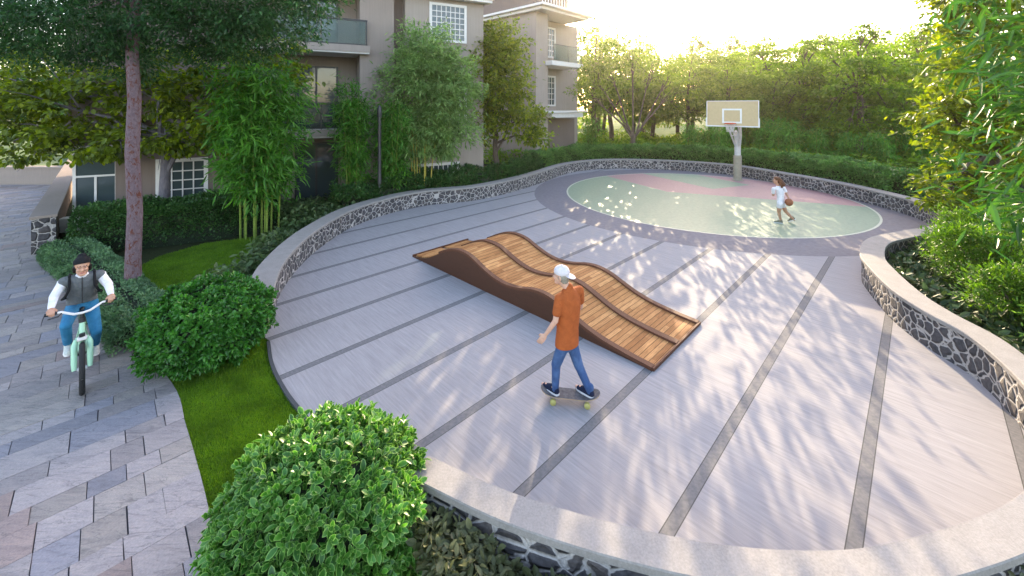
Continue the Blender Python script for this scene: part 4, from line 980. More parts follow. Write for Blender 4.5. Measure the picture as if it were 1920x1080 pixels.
def hand(wrist, dirn, palm_n, s=1.0, curl=.5, thumb_side=1):
    """palm, four unequal curled fingers and a thumb; dirn = wrist to knuckles, palm_n = palm facing"""
    d = V3(*dirn) / np.linalg.norm(dirn); n = V3(*palm_n); n = n - d * (n @ d); n /= np.linalg.norm(n); sd_ = np.cross(d, n) * thumb_side
    w = V3(*wrist); kn = w + d * .085 * s; out = [('c', w, w + d * .03 * s, .024 * s, .028 * s)]
    for k, (o_, ln, r_) in enumerate(((.03, .072, .0095), (.01, .08, .0098), (-.011, .074, .0094), (-.031, .058, .0085))):
        root_ = kn + sd_ * o_ * s; out.append(('c', w + d * .02 * s + sd_ * o_ * .6 * s, root_, .017 * s, .0135 * s))
        c1 = curl * (.8 + .12 * k); m = root_ + (d * math.cos(c1) + n * math.sin(c1)) * ln * .5 * s; e = m + (d * math.cos(c1 * 2.1) + n * math.sin(c1 * 2.1)) * ln * .5 * s
        out += [('c', root_, m, r_ * 1.1 * s, r_ * s), ('c', m, e, r_ * s, r_ * .85 * s)]
    t0_ = w + d * .025 * s + sd_ * .028 * s; t1_ = t0_ + (d * .6 + sd_ * .6 + n * .35) * .04 * s; t2_ = t1_ + (d * .85 + sd_ * .1 + n * .5) * .03 * s
    out += [('c', t0_, t1_, .015 * s, .0115 * s), ('c', t1_, t2_, .0115 * s, .009 * s)]
    return out
def head_prims(c, f, s=1.0):
    """c head centre, f facing (unit, horizontal)"""
    f = V3(*f) / np.linalg.norm(f); r_ = np.cross(f, V3(0, 0, 1)); r_ /= np.linalg.norm(r_); u_ = np.cross(r_, f); yaw = math.atan2(f[1], f[0]); c = V3(*c)
    P_ = lambda a, b, z_: c + (f * a + r_ * b + u_ * z_) * s
    pr = [('e', P_(-.012, 0, .03), V3(.096, .076, .092) * s, (0, 0, yaw)), ('e', P_(.022, 0, -.04), V3(.066, .06, .08) * s, (0, 0, yaw)), ('e', P_(.06, 0, -.09), V3(.03, .034, .026) * s, (0, 0, yaw)),
          ('c', P_(.083, 0, .01), P_(.104, 0, -.028), .009 * s, .015 * s), ('e', P_(.068, .031, -.025), V3(.024, .025, .022) * s, (0, 0, yaw)), ('e', P_(.068, -.031, -.025), V3(.024, .025, .022) * s, (0, 0, yaw)),
          ('c', P_(.082, .03, .028), P_(.082, -.03, .028), .011 * s, .011 * s)]
    for sg in (1, -1): pr.append(('e', P_(-.005, sg * .078, -.012), V3(.02, .011, .031) * s, (0, 0, yaw)))
    return pr, P_, yaw
def face_parts(P_, yaw, parent, s, lip, brow):
    for sg in (1, -1):
        blob('eye', [('e', P_(.079, sg * .031, .008), V3(.007, .012, .005) * s, (0, 0, yaw))], M['eyewhite'], parent, .003, 1)
        blob('iris', [('e', P_(.0885, sg * .031, .008), V3(.004, .0068, .0056) * s, (0, 0, yaw))], M['iris'], parent, .0025, 0)
        blob('eyebrow', [('c', P_(.089, sg * .016, .029), P_(.083, sg * .046, .03), .0052 * s, .0042 * s)], M[brow], parent, .0028, 0)
    blob('lips', [('c', P_(.088, -.021, -.064), P_(.094, 0, -.063), .006 * s, .0085 * s), ('c', P_(.088, .021, -.064), P_(.094, 0, -.063), .006 * s, .0085 * s)], M[lip], parent, .003, 1)
def skinmat(name, c):
    t = NT(name); n = t.noise(t.obj(), 14, 4); t.col(t.ramp(n, [(.3, tuple(.9 * q for q in c)), (.7, tuple(1.08 * q for q in c))])); t.rough(.5, .4)
    t.b.inputs['Subsurface Weight'].default_value = .12; t.b.inputs['Subsurface Radius'].default_value = (.01, .004, .002); return t.m
def cloth(name, c, sc=14, var=.15, rough=.85, wr_=.5, fade=None):
    t = NT(name); n = t.noise(t.obj(), sc, 5, .6, .6); n2 = t.noise(t.obj(), 220, 2)
    cc = t.ramp(n, [(.3, tuple(q * (1 - var) for q in c)), (.7, tuple(min(1, q * (1 + var)) for q in c))])
    if fade: cc = t.mix(t.ramp(t.noise(t.obj(), 5, 3), [(.5, (0, 0, 0)), (.7, (.8, .8, .8))]), cc, fade)
    t.col(cc); t.rough(rough, .2); t.bump(t.math('ADD', n, t.math('MULTIPLY', n2, .15)), wr_, .02); return t.m
M['skin'] = skinmat('fair_skin', (.55, .32, .23)); M['skin2'] = skinmat('tan_skin', (.5, .27, .18))
M['orange_cloth'] = cloth('rust_orange_cotton', (.34, .085, .022)); M['denim'] = cloth('blue_denim', (.045, .085, .19), fade=(.09, .15, .28)); M['denim2'] = cloth('bright_blue_denim', (.03, .16, .3), fade=(.06, .22, .38))
M['white_cloth'] = cloth('white_cotton', (.72, .7, .74)); M['grey_cloth'] = cloth('grey_quilted_vest', (.12, .128, .135), 20); M['black_cloth'] = cloth('black_knit', (.012, .012, .014), 60)
M['cap_cloth'] = cloth('pale_cap_cotton', (.6, .56, .58)); M['hair'] = cloth('brown_hair', (.11, .045, .022), 60, .4, .45); M['hair_fair'] = cloth('grey_blond_hair', (.28, .25, .2), 60, .3, .5); M['hair_dark'] = cloth('dark_hair', (.018, .012, .01), 60, .4, .4)
M['eyewhite'] = simple('eye_white', (.4, .37, .35), .25); M['iris'] = simple('dark_iris', (.03, .018, .012), .15); M['lip'] = simple('lip_skin', (.4, .14, .11), .45)
M['shoe'] = cloth('navy_canvas', (.015, .02, .045), 30); M['sole'] = simple('white_rubber', (.65, .63, .62), .6); M['shoe_grey'] = cloth('olive_grey_shoe', (.17, .17, .12), 30); M['shoe_pale'] = cloth('pale_grey_shoe', (.5, .52, .48), 30)
def shoe(parent, heel, toe, mat, h=.075, sc=1.0, tilt=0.0):
    """heel and toe: points on the sole line"""
    h_ = V3(*heel); t_ = V3(*toe); d = (t_ - h_); L_ = np.linalg.norm(d); d = d / L_; up = V3(0, 0, 1) - d * d[2]; up /= np.linalg.norm(up)
    o = blob('shoe', [('c', h_ + d * .035 + up * .045, h_ + d * .1 + up * .045, .04 * sc, .042 * sc), ('c', h_ + d * .1 + up * .045, t_ - d * .04 + up * .03, .042 * sc, .034 * sc), ('c', h_ + d * .045 + up * .06, h_ + d * .055 + up * .105, .041 * sc, .042 * sc), ('c', h_ + d * .11 + up * .07, t_ - d * .1 + up * .05, .036 * sc, .036 * sc)], mat, parent, .006, 3, keep=[(h_ + up * .016, up)])
    blob('sole', [('c', h_ + d * .035 + up * .012, t_ - d * .1 + up * .012, .04 * sc, .046 * sc), ('c', t_ - d * .1 + up * .012, t_ - d * .038 + up * .014, .046 * sc, .038 * sc)], M['sole'], o, .006, 1, keep=[(h_ + up * .002, up), (h_ + up * .024, -up)])
    return o
def torso(pelvis, chest, neckb, f, s=1.0, w=1.0):
    f = V3(*f); f /= np.linalg.norm(f); yaw = math.atan2(f[1], f[0]); pv_, ch, nb = V3(*pelvis), V3(*chest), V3(*neckb)
    return [('e', pv_, V3(.105, .155 * w, .12) * s, (0, 0, yaw)), ('e', lerp(pv_, ch, .45), V3(.1, .14 * w, .14) * s, (0, 0, yaw)), ('e', ch, V3(.115, .165 * w, .16) * s, (0, 0, yaw)), ('e', lerp(ch, nb, .55), V3(.09, .15 * w, .1) * s, (0, 0, yaw))]

# ---------------- skateboarder
Ys = 5.45
def S(px, py, dy=0.0): p = W(px, py, Ys + dy); return V3(*p)
org = V3(.72, 5.45, 0)
sk = empty('person', tuple(org)); tag(sk, 'skateboarder seen from behind in rust orange tee, jeans and a pale cap worn backwards', 'person')
def R_(p): return V3(*p) - org
fS = V3(-.62, .78, 0); fS /= np.linalg.norm(fS); rS = np.cross(fS, V3(0, 0, 1)); lS = -rS
pel = R_(S(1063, 640)); che = R_(S(1066, 580)) ; neb = R_(S(1066, 541)) 
hd = R_(S(1055, 518)) + fS * .03
shL = R_(S(1047, 554)) + lS * .0 + V3(0, -.1, 0); shR = R_(S(1089, 552)) + V3(0, .12, 0)
elL = R_(S(1039, 590)) + V3(0, -.16, 0); wrL = R_(S(1021, 619)) + V3(0, -.12, 0)
elR = R_(S(1093, 588)) + V3(0, .2, 0); wrR = R_(S(1083, 616)) + V3(0, .38, 0)
ftL_h = V3(.45, 5.37, .112) - org + V3(.02, -.02, 0); ftR_h = V3(1.05, 5.33, .112) - org
# foot positions on the deck
hpL = pel + lS * .09 + V3(0, 0, -.03); hpR = pel + rS * .09 + V3(0, 0, -.03)
dF = V3(-.62, .6, 0); dF /= np.linalg.norm(dF)
toeL = ftL_h - V3(0.02, 0, 0) + dF * .0; 
heelL = V3(.61, 5.35, .118) - org; toeL = heelL + dF * .27; heelR = V3(1.06, 5.3, .118) - org; toeR = heelR + dF * .27
anL = heelL + dF * .055 + V3(0, 0, .085); anR = heelR + dF * .055 + V3(0, 0, .085)
def knee(h_, a_, f_, la, lb):
    d = a_ - h_; L_ = np.linalg.norm(d); la, lb = (la, lb) if la + lb > L_ * 1.005 else (la * L_ * 1.006 / (la + lb), lb * L_ * 1.006 / (la + lb))
    x_ = (la * la - lb * lb + L_ * L_) / (2 * L_); hgt = math.sqrt(max(la * la - x_ * x_, 0)); f_ = f_ - d * (f_ @ d) / L_ ** 2; f_ = f_ / np.linalg.norm(f_)
    return h_ + d / L_ * x_ + f_ * hgt
dl_ = np.linalg.norm(anL - hpL) * .508; dr_ = np.linalg.norm(anR - hpR) * .506; knL = knee(hpL, anL, fS, dl_, dl_); knR = knee(hpR, anR, fS, dr_, dr_)
fh = V3(-.93, .36, 0); hp_, HP, yaw = head_prims(hd, fh, 1.0)
arm = [('c', shL, elL, .045, .037), ('c', elL, wrL, .037, .024), ('c', shR, elR, .045, .037), ('c', elR, wrR, .037, .024)]
body = blob('body', torso(pel, che, neb, fS, .86) + hp_ + [('c', neb, hd - V3(0, 0, .05), .058, .052), ('c', lerp(che, neb, .75), shL, .06, .05), ('c', lerp(che, neb, .75), shR, .06, .05)] + arm +
            [('c', hpL, knL, .075, .05), ('c', knL, anL, .046, .034), ('c', hpR, knR, .075, .05), ('c', knR, anR, .046, .034), ('c', anL, toeL + V3(0, 0, .03), .034, .02), ('c', anR, toeR + V3(0, 0, .03), .034, .02)] +
            hand(wrL, wrL - elL + V3(-.06, 0, -.05), V3(.3, .8, -.1), 1.0, .25, -1) + hand(wrR, wrR - elR, V3(-.6, -.2, 0), 1.0, .4, 1), M['skin'], sk, .0055, 3)
face_parts(HP, yaw, sk, 1.0, 'lip', 'hair_fair')
# tee shirt
hem = pel + V3(0, 0, .0)
ys = math.atan2(fS[1], fS[0])
tee = [('l', [(pel - V3(0, 0, .17), .135, .18, ys), (pel, .135, .178, ys), (lerp(pel, che, .4), .125, .165, ys), (lerp(pel, che, .8), .13, .178, ys), (che + V3(0, 0, .04), .135, .188, ys), (lerp(che, neb, .6), .115, .18, ys), (lerp(che, neb, .85), .085, .13, ys), (neb + V3(0, 0, .005), .062, .07, ys)]),
       ('c', lerp(che, neb, .72), shL, .07, .064), ('c', lerp(che, neb, .72), shR, .07, .064), ('c', shL, lerp(shL, elL, .62), .064, .06), ('c', shR, lerp(shR, elR, .62), .064, .06), ('c', neb, neb + V3(0, 0, .015), .066, .062)]
blob('tee_shirt', tee, M['orange_cloth'], sk, .0065, 5, keep=[(pel - V3(0, 0, .035), V3(0, 0, 1))])
blob('jeans', [('e', pel - V3(0, 0, .03), V3(.105, .148, .1), (0, 0, ys)), ('c', hpL - V3(0, 0, .02), knL, .083, .064), ('c', knL, anL + V3(0, 0, -.02), .062, .045), ('c', hpR - V3(0, 0, .02), knR, .083, .064), ('c', knR, anR + V3(0, 0, -.02), .062, .045),
               ('c', anL + V3(0, 0, .04), anL + V3(0, 0, .01), .046, .046), ('c', anR + V3(0, 0, .04), anR + V3(0, 0, .01), .046, .046)], M['denim'], sk, .0065, 4, keep=[(pel + V3(0, 0, .05), V3(0, 0, -1)), (V3(0, 0, min(anL[2], anR[2]) - .035), V3(0, 0, 1))])
for h_, t_ in ((heelL, toeL), (heelR, toeR)): shoe(sk, h_, t_, M['shoe'])
blob('hair', [('e', HP(-.03, 0, .0), V3(.085, .086, .085), (0, 0, yaw)), ('e', HP(-.05, 0, -.055), V3(.055, .068, .05), (0, 0, yaw))], M['hair_fair'], sk, .006, 3)
cp = blob('cap', [('e', HP(-.01, 0, .055), V3(.108, .09, .088), (0, 0, yaw))], M['cap_cloth'], sk, .005, 2, keep=[(HP(0, 0, .028), V3(*(HP(-.12, 0, 1) - HP(0, 0, 0))))])
blob('cap_brim', [('e', HP(-.125, 0, .012), V3(.075, .078, .009), (0, math.radians(-16), yaw))], M['cap_cloth'], cp, .004, 1)
mbq = MB(); mbq.lathe([(.012, 0), (.008, .008)], tuple(HP(-.012, 0, .142)), 10); mbq.build('button', M['cap_cloth'], cp, True)

# skateboard
b0_ = V3(.385, 5.46, 0); b1_ = V3(1.15, 5.345, 0); bc = (b0_ + b1_) / 2; bd = b1_ - b0_; bl_ = np.linalg.norm(bd); bdir = math.atan2(bd[1], bd[0])
sb_ = empty('skateboard', tuple(bc), bdir); tag(sb_, 'scuffed grey skateboard with pale yellow wheels under the feet of the skateboarder', 'skateboard')
M['grip'] = simple('worn_grip_tape', (.1, .095, .1), .95, .35, 25, .4); M['deckwood'] = simple('maple_deck', (.42, .3, .19), .5); M['wheel'] = simple('yellow_urethane', (.5, .45, .14), .45); M['alloy'] = simple('cast_alloy', (.35, .35, .36), .35, .1, 8, 0, .9)
def deck(z0, z1, w, name, mat):
    V = []; Fc = []; n = 40; hl = bl_ / 2
    for i in range(n + 1):
        x_ = -hl + 2 * hl * i / n; e = abs(x_) - (hl - w); hw2 = w if e <= 0 else math.sqrt(max(w * w - e * e, .0004)); zz = max(0, abs(x_) - (hl - .17)) * .32
        V += [(x_, -hw2, zz + z0), (x_, hw2, zz + z0), (x_, hw2, zz + z1), (x_, -hw2, zz + z1)]
    for i in range(n):
        for j in range(4): a = i * 4 + j; b = i * 4 + (j + 1) % 4; Fc.append((a, b, b + 4, a + 4))
    Fc += [(0, 1, 2, 3), tuple(range(4 * n, 4 * n + 4))]
    o = mk(name, V, Fc, mat, sb_); bm = bmesh.new(); bm.from_mesh(o.data); bmesh.ops.recalc_face_normals(bm, faces=bm.faces); bm.to_mesh(o.data); bm.free(); return o
deck(.098, .11, .102, 'deck', M['deckwood']); deck(.1105, .113, .1, 'grip_tape', M['grip'])
for x_ in (-.22, .22):
    mb = MB(); mb.box(x_ - .03, x_ + .03, -.025, .025, .075, .098); mb.tube([(x_, -.09, .045), (x_, .09, .045)], .01, 8); mb.tube([(x_, 0, .08), (x_, 0, .045)], [.022, .018], 10); mb.build('truck', M['alloy'], sb_, True)
    for y_ in (-.09, .09):
        mb = MB(); mb.lathe([(.03, y_ - .022), (.038, y_ - .016), (.038, y_ + .016), (.03, y_ + .022)], (x_, 0, .038), 20, 'y'); mb.build('wheel', M['wheel'], sb_, True)

# ---------------- girl with ball
Yg = 13.55; og = V3(9.05, 13.55, 0)
gl = empty('person', tuple(og)); tag(gl, 'young basketball player in white tee and white shorts walking on the green court', 'person')
def Gp(px, py, dy=0.0): return V3(*W(px, py, Yg + dy)) - og
fG = V3(-.75, .66, 0); fG /= np.linalg.norm(fG); rG = np.cross(fG, V3(0, 0, 1)); lG = -rG; yg = math.atan2(fG[1], fG[0])
pel = Gp(1464, 379); che = Gp(1463, 361); neb = Gp(1459, 349); hd = Gp(1456, 338)
shL = Gp(1450, 354, -.08); shR = Gp(1470, 353, .1); elL = Gp(1450, 366, .0); wrL = Gp(1453, 357, .22); elR = Gp(1475, 364, .02); wrR = Gp(1479.5, 373, -.1)
anL = V3(*G(1464, 418.5)) - og; anL[2] = .09; anR = V3(*G(1489, 419)) - og; anR[2] = .12
hpL = pel + lG * .08 - V3(0, 0, .03); hpR = pel + rG * .08 - V3(0, 0, .03); dl_ = np.linalg.norm(anL - hpL) * .506; dr_ = np.linalg.norm(anR - hpR) * .506; knL = knee(hpL, anL, fG, dl_, dl_); knR = knee(hpR, anR, fG, dr_, dr_)
hp_, HP, yaw = head_prims(hd, V3(-.9, .42, 0), .97)
blob('body', torso(pel, che, neb, fG, .8) + hp_ + [('c', neb, hd - V3(0, 0, .05), .048, .044), ('c', lerp(che, neb, .7), shL, .05, .042), ('c', lerp(che, neb, .7), shR, .05, .042), ('c', shL, elL, .04, .034), ('c', elL, wrL, .034, .024), ('c', shR, elR, .04, .034), ('c', elR, wrR, .034, .024),
     ('c', hpL, knL, .085, .054), ('c', lerp(knL, anL, .02), lerp(knL, anL, .4), .05, .05), ('c', lerp(knL, anL, .3), anL, .05, .032), ('c', hpR, knR, .085, .054), ('c', lerp(knR, anR, .02), lerp(knR, anR, .4), .05, .05), ('c', lerp(knR, anR, .3), anR, .05, .032)] +
     hand(wrL, V3(-.2, .5, .8), V3(-.5, .5, 0), .95, .5, 1) + hand(wrR, V3(.02, -.25, -.8), V3(-.8, -.45, .1), .95, .45, -1), M['skin2'], gl, .006, 3)
face_parts(HP, yaw, gl, .97, 'lip', 'hair')
blob('tee_shirt', [('l', [(pel + V3(0, 0, .02), .115, .15, yg), (lerp(pel, che, .5), .1, .132, yg), (che, .115, .152, yg), (lerp(che, neb, .55), .1, .148, yg), (lerp(che, neb, .85), .075, .11, yg), (neb + V3(0, 0, .01), .052, .06, yg)]), ('c', lerp(che, neb, .7), shL, .058, .054), ('c', lerp(che, neb, .7), shR, .058, .054), ('c', shL, lerp(shL, elL, .6), .055, .052), ('c', shR, lerp(shR, elR, .55), .055, .052)], M['white_cloth'], gl, .007, 4)
blob('shorts', [('e', pel - V3(0, 0, .01), V3(.115, .158, .12), (0, 0, yg)), ('c', hpL, lerp(hpL, knL, .33), .1, .092), ('c', hpR, lerp(hpR, knR, .33), .1, .092)], M['white_cloth'], gl, .007, 3, keep=[(pel + V3(0, 0, .1), V3(0, 0, -1)), (pel - V3(0, 0, .19), V3(0, 0, 1))])
fL = V3(-.85, .4, 0); fL /= np.linalg.norm(fL)
shoe(gl, anL * V3(1, 1, 0) - fL * .06, anL * V3(1, 1, 0) + fL * .2, M['shoe_grey'])
fR = V3(-.62, .6, -.42); fR /= np.linalg.norm(fR); hR = anR - fR * .05 - V3(0, 0, .06); shoe(gl, hR + V3(0, 0, .06), hR + fR * .25 + V3(0, 0, .035), M['shoe_grey'])
blob('hair', [('e', HP(-.03, 0, .04), V3(.1, .088, .09), (0, 0, yaw)), ('e', HP(-.08, 0, -.02), V3(.07, .08, .09), (0, 0, yaw)), ('c', HP(-.11, 0, -.02), HP(-.17, -.02, -.12), .075, .085), ('c', HP(-.17, -.02, -.12), HP(-.15, -.02, -.22), .085, .03), ('e', HP(.02, 0, .085), V3(.07, .07, .04), (0, 0, yaw))], M['hair'], gl, .006, 3)
bp = wrR + og + V3(-.07, -.1, -.085)
M['ball'] = simple('basketball_leather', (.3, .1, .04), .6, .15, 60, .4)
bb = empty('basketball', tuple(bp)); tag(bb, 'brown basketball held at the hip by the player in white', 'ball')
mb = MB(); mb.lathe([(.119 * math.sin(math.pi * k / 14) + .0005, -.119 * math.cos(math.pi * k / 14)) for k in range(15)], n=24); mb.build('ball_skin', M['ball'], bb, True)
mb = MB()
for ax in range(3): mb.tube([tuple(.1185 * q for q in ((math.cos(a), math.sin(a), 0), (math.cos(a), 0, math.sin(a)), (0, math.cos(a), math.sin(a)))[ax]) for a in np.linspace(0, 2 * math.pi, 33)], .003, 5)
mb.build('seams', M['frame'], bb, True)

# ---------------- cyclist and bicycle
fwd = V3(.724, -.69, 0); bik0 = V3(*G(154, 737)) - fwd * .55; byaw = math.atan2(fwd[1], fwd[0])
M['mint'] = simple('mint_paint', (.36, .6, .42), .35, .05); M['tyre'] = simple('black_rubber', (.016, .016, .017), .8, .2, 40); M['spoke'] = simple('spoke_wire', (.4, .4, .4), .3, .05, 8, 0, .9); M['blackpl'] = simple('black_plastic', (.018, .018, .02), .5)
bk = empty('bicycle', tuple(bik0), byaw); tag(bk, 'mint green bicycle with white handlebar ridden along the flagstone path', 'bicycle')
def wheel(x_):
    mb = MB(); mb.tube([(x_ + .305 * math.cos(a), 0, .335 + .305 * math.sin(a)) for a in np.linspace(0, 2 * math.pi, 41)], .03, 10, False); w = mb.build('wheel', M['tyre'], bk, True)
    mb = MB(); mb.tube([(x_ + .272 * math.cos(a), 0, .335 + .272 * math.sin(a)) for a in np.linspace(0, 2 * math.pi, 41)], .013, 8, False); mb.build('rim', M['spoke'], w, True)
    mb = MB(); mb.lathe([(.022, -.05), (.028, -.03), (.02, 0), (.028, .03), (.022, .05)], (x_, 0, .335), 12, 'y')
    for k in range(24): a = 6.2832 * k / 24; a2 = a + (.35 if k % 2 else -.35); sgn = .03 if k % 4 < 2 else -.03; mb.tube([(x_ + .026 * math.cos(a2), sgn, .335 + .026 * math.sin(a2)), (x_ + .262 * math.cos(a), 0, .335 + .262 * math.sin(a))], .0018, 4)
    mb.build('spokes', M['spoke'], w, True)
wheel(.55); wheel(-.5)
mb = MB(); mb.tube([(.36, 0, .93), (.42, 0, .74)], .03, 12); mb.tube([(.41, 0, .77), (.15, 0, .42), (-.05, 0, .29)], [.034, .036, .034], 12); mb.tube([(-.05, 0, .28), (-.2, 0, .82)], .024, 12); mb.tube([(.38, 0, .85), (-.12, 0, .55)], .02, 10)
for y_ in (-.06, .06): mb.tube([(-.05, y_ * .4, .29), (-.5, y_, .335)], .014, 8); mb.tube([(-.16, y_ * .3, .68), (-.5, y_, .335)], .012, 8)
mb.build('frame', M['mint'], bk, True)
mb = MB()
for y_ in (-.075, .075): mb.tube([(.43, y_ * .8, .7), (.46, y_, .64), (.52, y_ * 1.02, .42), (.55, y_, .335)], [.02, .033, .031, .024], 12)
mb.tube([(.43, -.065, .7), (.43, .065, .7)], .026, 10); mb.build('fork', M['mint'], bk, True)
mb = MB(); mb.tube([(.42, 0, .74), (.43, 0, .7)], .034, 12); mb.box(.42, .5, -.05, .05, .69, .735, .01); mb.build('fork_crown', M['white'], bk, True)
mb = MB(); mb.tube([(.355, 0, .93), (.34, 0, 1.02), (.4, 0, 1.04)], .022, 10); mb.tube([(.37, 0, .9), (.36, 0, .95)], .036, 12); mb.build('stem', M['blackpl'], bk, True)
mb = MB(); mb.tube([(.285, -.33, 1.085), (.31, -.2, 1.09), (.385, -.08, 1.045), (.4, 0, 1.04), (.385, .08, 1.045), (.31, .2, 1.09), (.285, .33, 1.085)], .016, 10); mb.build('handlebar', M['white'], bk, True)
for sg in (-1, 1):
    mb = MB(); mb.tube([(.302, sg * .23, 1.09), (.28, sg * .35, 1.085)], .02, 10); mb.build('grip', M['blackpl'], bk, True)
    mb = MB(); mb.tube([(.32, sg * .19, 1.085), (.37, sg * .22, 1.06), (.37, sg * .32, 1.05)], .008, 6); mb.build('brake_lever', M['blackpl'], bk, True)
mb = MB(); mb.lathe([(.095, -.004), (.098, 0), (.095, .004)], (-.05, -.06, .29), 24, 'y'); mb.tube([(-.05, -.08, .29), (-.05, .08, .29)], .018, 8); mb.build('chainring', M['blackpl'], bk, True)
pdR = V3(.08, -.14, .4); pdL = V3(-.18, .14, .18)
for p_ in (pdR, pdL):
    mb = MB(); mb.tube([(-.05, p_[1] * .6, .29), (p_[0], p_[1] * .68, p_[2])], .012, 8); cr_ = mb.build('crank', M['blackpl'], bk, True)
    mb = MB(); mb.box(p_[0] - .045, p_[0] + .045, p_[1] - .045, p_[1] + .045, p_[2] - .012, p_[2] + .012, .004); mb.build('pedal', M['blackpl'], cr_)
mb = MB(); mb.tube([(-.2, 0, .82), (-.23, 0, .92)], .014, 8); mb.build('seat_post', M['spoke'], bk, True)
blob('saddle', [('c', (-.3, -.04, .93), (-.3, .04, .93), .045, .045), ('c', (-.28, 0, .94), (-.06, 0, .935), .06, .022)], M['blackpl'], bk, .006, 2)
mb = MB(); mb.box(.465, .505, -.03, .03, .745, .79, .006); mb.build('front_lamp', M['blackpl'], bk)

cy = empty('person', tuple(bik0), byaw); tag(cy, 'cyclist in black beanie, grey vest over white sleeves and blue jeans riding towards the camera', 'person')
X1 = V3(1, 0, 0)
pel = V3(-.2, 0, 1.0); che = V3(-.05, 0, 1.29); neb = V3(.02, 0, 1.46); hd = V3(.1, 0, 1.6)
shL = V3(-.0, .185, 1.4); shR = V3(-.0, -.185, 1.4); grL = V3(.285, .29, 1.095); grR = V3(.285, -.29, 1.095)
wrL = grL + V3(-.075, .005, .035); wrR = grR + V3(-.075, -.005, .035)
ea = np.linalg.norm(wrL - shL) * .515; elL = knee(shL, wrL, V3(-.3, .6, -.5), ea, ea); elR = knee(shR, wrR, V3(-.3, -.6, -.5), ea, ea)
hpL = pel + V3(.02, .09, -.05); hpR = pel + V3(.02, -.09, -.05)
anL = pdL + V3(-.07, 0, .1); anR = pdR + V3(-.07, 0, .1); knL = knee(hpL, anL, V3(1, .1, .1), .42, .42); knR = knee(hpR, anR, V3(1, -.15, .1), .42, .42)
hp_, HP, yaw = head_prims(hd, X1, 1.04)
blob('body', torso(pel, che, neb, X1, .86) + hp_ + [('c', neb, hd - V3(0, 0, .06), .052, .05), ('c', lerp(che, neb, .7), shL, .055, .045), ('c', lerp(che, neb, .7), shR, .055, .045), ('c', shL, elL, .044, .036), ('c', elL, wrL, .036, .025), ('c', shR, elR, .044, .036), ('c', elR, wrR, .036, .025),
     ('c', hpL, knL, .08, .055), ('c', knL, anL, .05, .034), ('c', hpR, knR, .08, .055), ('c', knR, anR, .05, .034)] +
     hand(wrL, V3(1, 0, -.05), V3(.1, 0, -1), 1.0, .95, -1) + hand(wrR, V3(1, 0, -.05), V3(.1, 0, -1), 1.0, .95, 1), M['skin2'], cy, .0055, 3)
face_parts(HP, yaw, cy, 1.04, 'lip', 'hair_dark')
blob('sweatshirt', [('e', che - V3(.02, 0, -.02), V3(.085, .14, .14)), ('c', lerp(che, neb, .7), shL, .068, .066), ('c', lerp(che, neb, .7), shR, .068, .066), ('c', shL, elL, .062, .053), ('c', elL, lerp(elL, wrL, .86), .053, .038), ('c', shR, elR, .062, .053), ('c', elR, lerp(elR, wrR, .86), .053, .038), ('c', neb - V3(0, 0, .02), neb + V3(.012, 0, .02), .066, .06)], M['white_cloth'], cy, .007, 3)
vest = blob('vest', [('l', [(pel + V3(-.01, 0, -.03), .13, .17, 0), (pel + V3(.01, 0, .06), .14, .162, 0), (lerp(pel, che, .55), .138, .158, 0), (che, .138, .172, 0), (lerp(che, neb, .55), .112, .17, 0), (lerp(che, neb, .85), .08, .13, 0), (neb, .06, .07, 0)]), ('c', lerp(che, neb, .65), shL * V3(1, .92, 1), .076, .078), ('c', lerp(che, neb, .65), shR * V3(1, .92, 1), .076, .078)], M['grey_cloth'], cy, .007, 4, keep=[(pel + V3(0, 0, .0), V3(-.15, 0, 1))])
mb = MB(); mb.tube([(.09, 0, 1.46), (.105, 0, 1.38), (.1, 0, 1.28), (.075, 0, 1.18), (.02, 0, 1.05)], .005, 6); mb.build('zip', M['blackpl'], vest, True)
blob('collar_patch', [('e', V3(.073, 0, 1.452), V3(.022, .045, .055), (0, .5, 0))], M['white_cloth'], cy, .005, 2)
blob('jeans', [('e', pel - V3(0, 0, .02), V3(.115, .152, .12)), ('c', hpL, knL, .088, .064), ('c', knL, lerp(knL, anL, .86), .062, .05), ('c', hpR, knR, .088, .064), ('c', knR, lerp(knR, anR, .86), .062, .05)], M['denim2'], cy, .007, 4, keep=[(pel + V3(0, 0, .08), V3(0, 0, -1))])
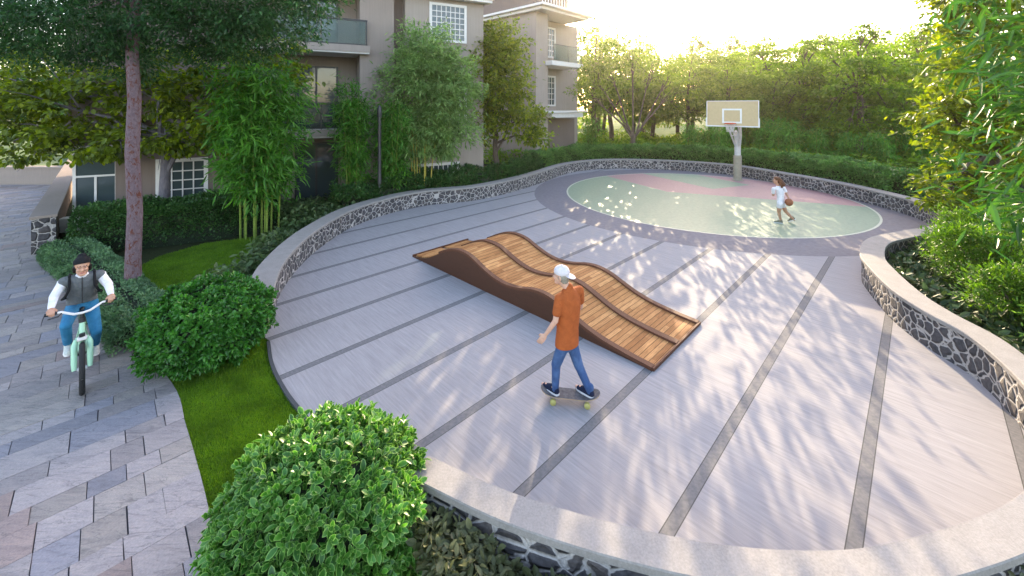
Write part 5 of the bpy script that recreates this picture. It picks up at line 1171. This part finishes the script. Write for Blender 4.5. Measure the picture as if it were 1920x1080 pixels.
for p_ in (pdR, pdL): shoe(cy, p_ + V3(-.13, 0, .013), p_ + V3(.13, 0, .013), M['shoe_pale'], sc=1.08)
blob('hair', [('e', HP(-.03, 0, .01), V3(.092, .088, .09)), ('c', HP(-.05, 0, -.04), HP(-.06, 0, -.1), .07, .05), ('c', HP(0, .074, .0), HP(-.02, .076, -.06), .024, .02), ('c', HP(0, -.074, .0), HP(-.02, -.076, -.06), .024, .02)], M['hair_dark'], cy, .006, 3)
blob('beanie', [('e', HP(-.015, 0, .062), V3(.108, .094, .09)), ('e', HP(-.05, 0, .14), V3(.05, .05, .035))], M['black_cloth'], cy, .005, 2, keep=[(HP(0, 0, .04), V3(-.28, 0, 1))])
bpk = empty('backpack', tuple(bik0), byaw); tag(bpk, 'black backpack worn by the cyclist with straps over both shoulders', 'backpack')
blob('bag', [('e', V3(-.25, 0, 1.27), V3(.1, .15, .2), (0, .35, 0)), ('e', V3(-.3, 0, 1.18), V3(.07, .12, .1), (0, .35, 0))], M['black_cloth'], bpk, .008, 3)
for sg in (-1, 1):
    pts = [(-.17, sg * .1, 1.42), (-.06, sg * .12, 1.478), (.03, sg * .125, 1.468), (.09, sg * .125, 1.4), (.11, sg * .13, 1.3), (.06, sg * .17, 1.2), (-.06, sg * .2, 1.14), (-.17, sg * .15, 1.12)]
    blob('strap', [('c', a, b, .017, .017) for a, b in zip(pts[:-1], pts[1:])], M['black_cloth'], bpk, .007, 2)
# ------------------------------------------------------------------ warm hazy air lit by the low sun
hm = bpy.data.materials.new('hazy_air'); hm.use_nodes = True; nt = hm.node_tree; nt.nodes.remove(nt.nodes["Principled BSDF"])
pvn = nt.nodes.new("ShaderNodeVolumePrincipled"); pvn.inputs['Color'].default_value = (1.0, .92, .8, 1); pvn.inputs['Density'].default_value = .00045; pvn.inputs['Anisotropy'].default_value = .86
nt.links.new(pvn.outputs[0], nt.nodes["Material Output"].inputs['Volume'])
mb = MB(); mb.box(-252, 252, -62, 302, -1.06, 16.5); hz = mb.build('haze', hm); tag(hz, kind='stuff', label='warm evening haze hanging in the air over the garden', cat='haze')
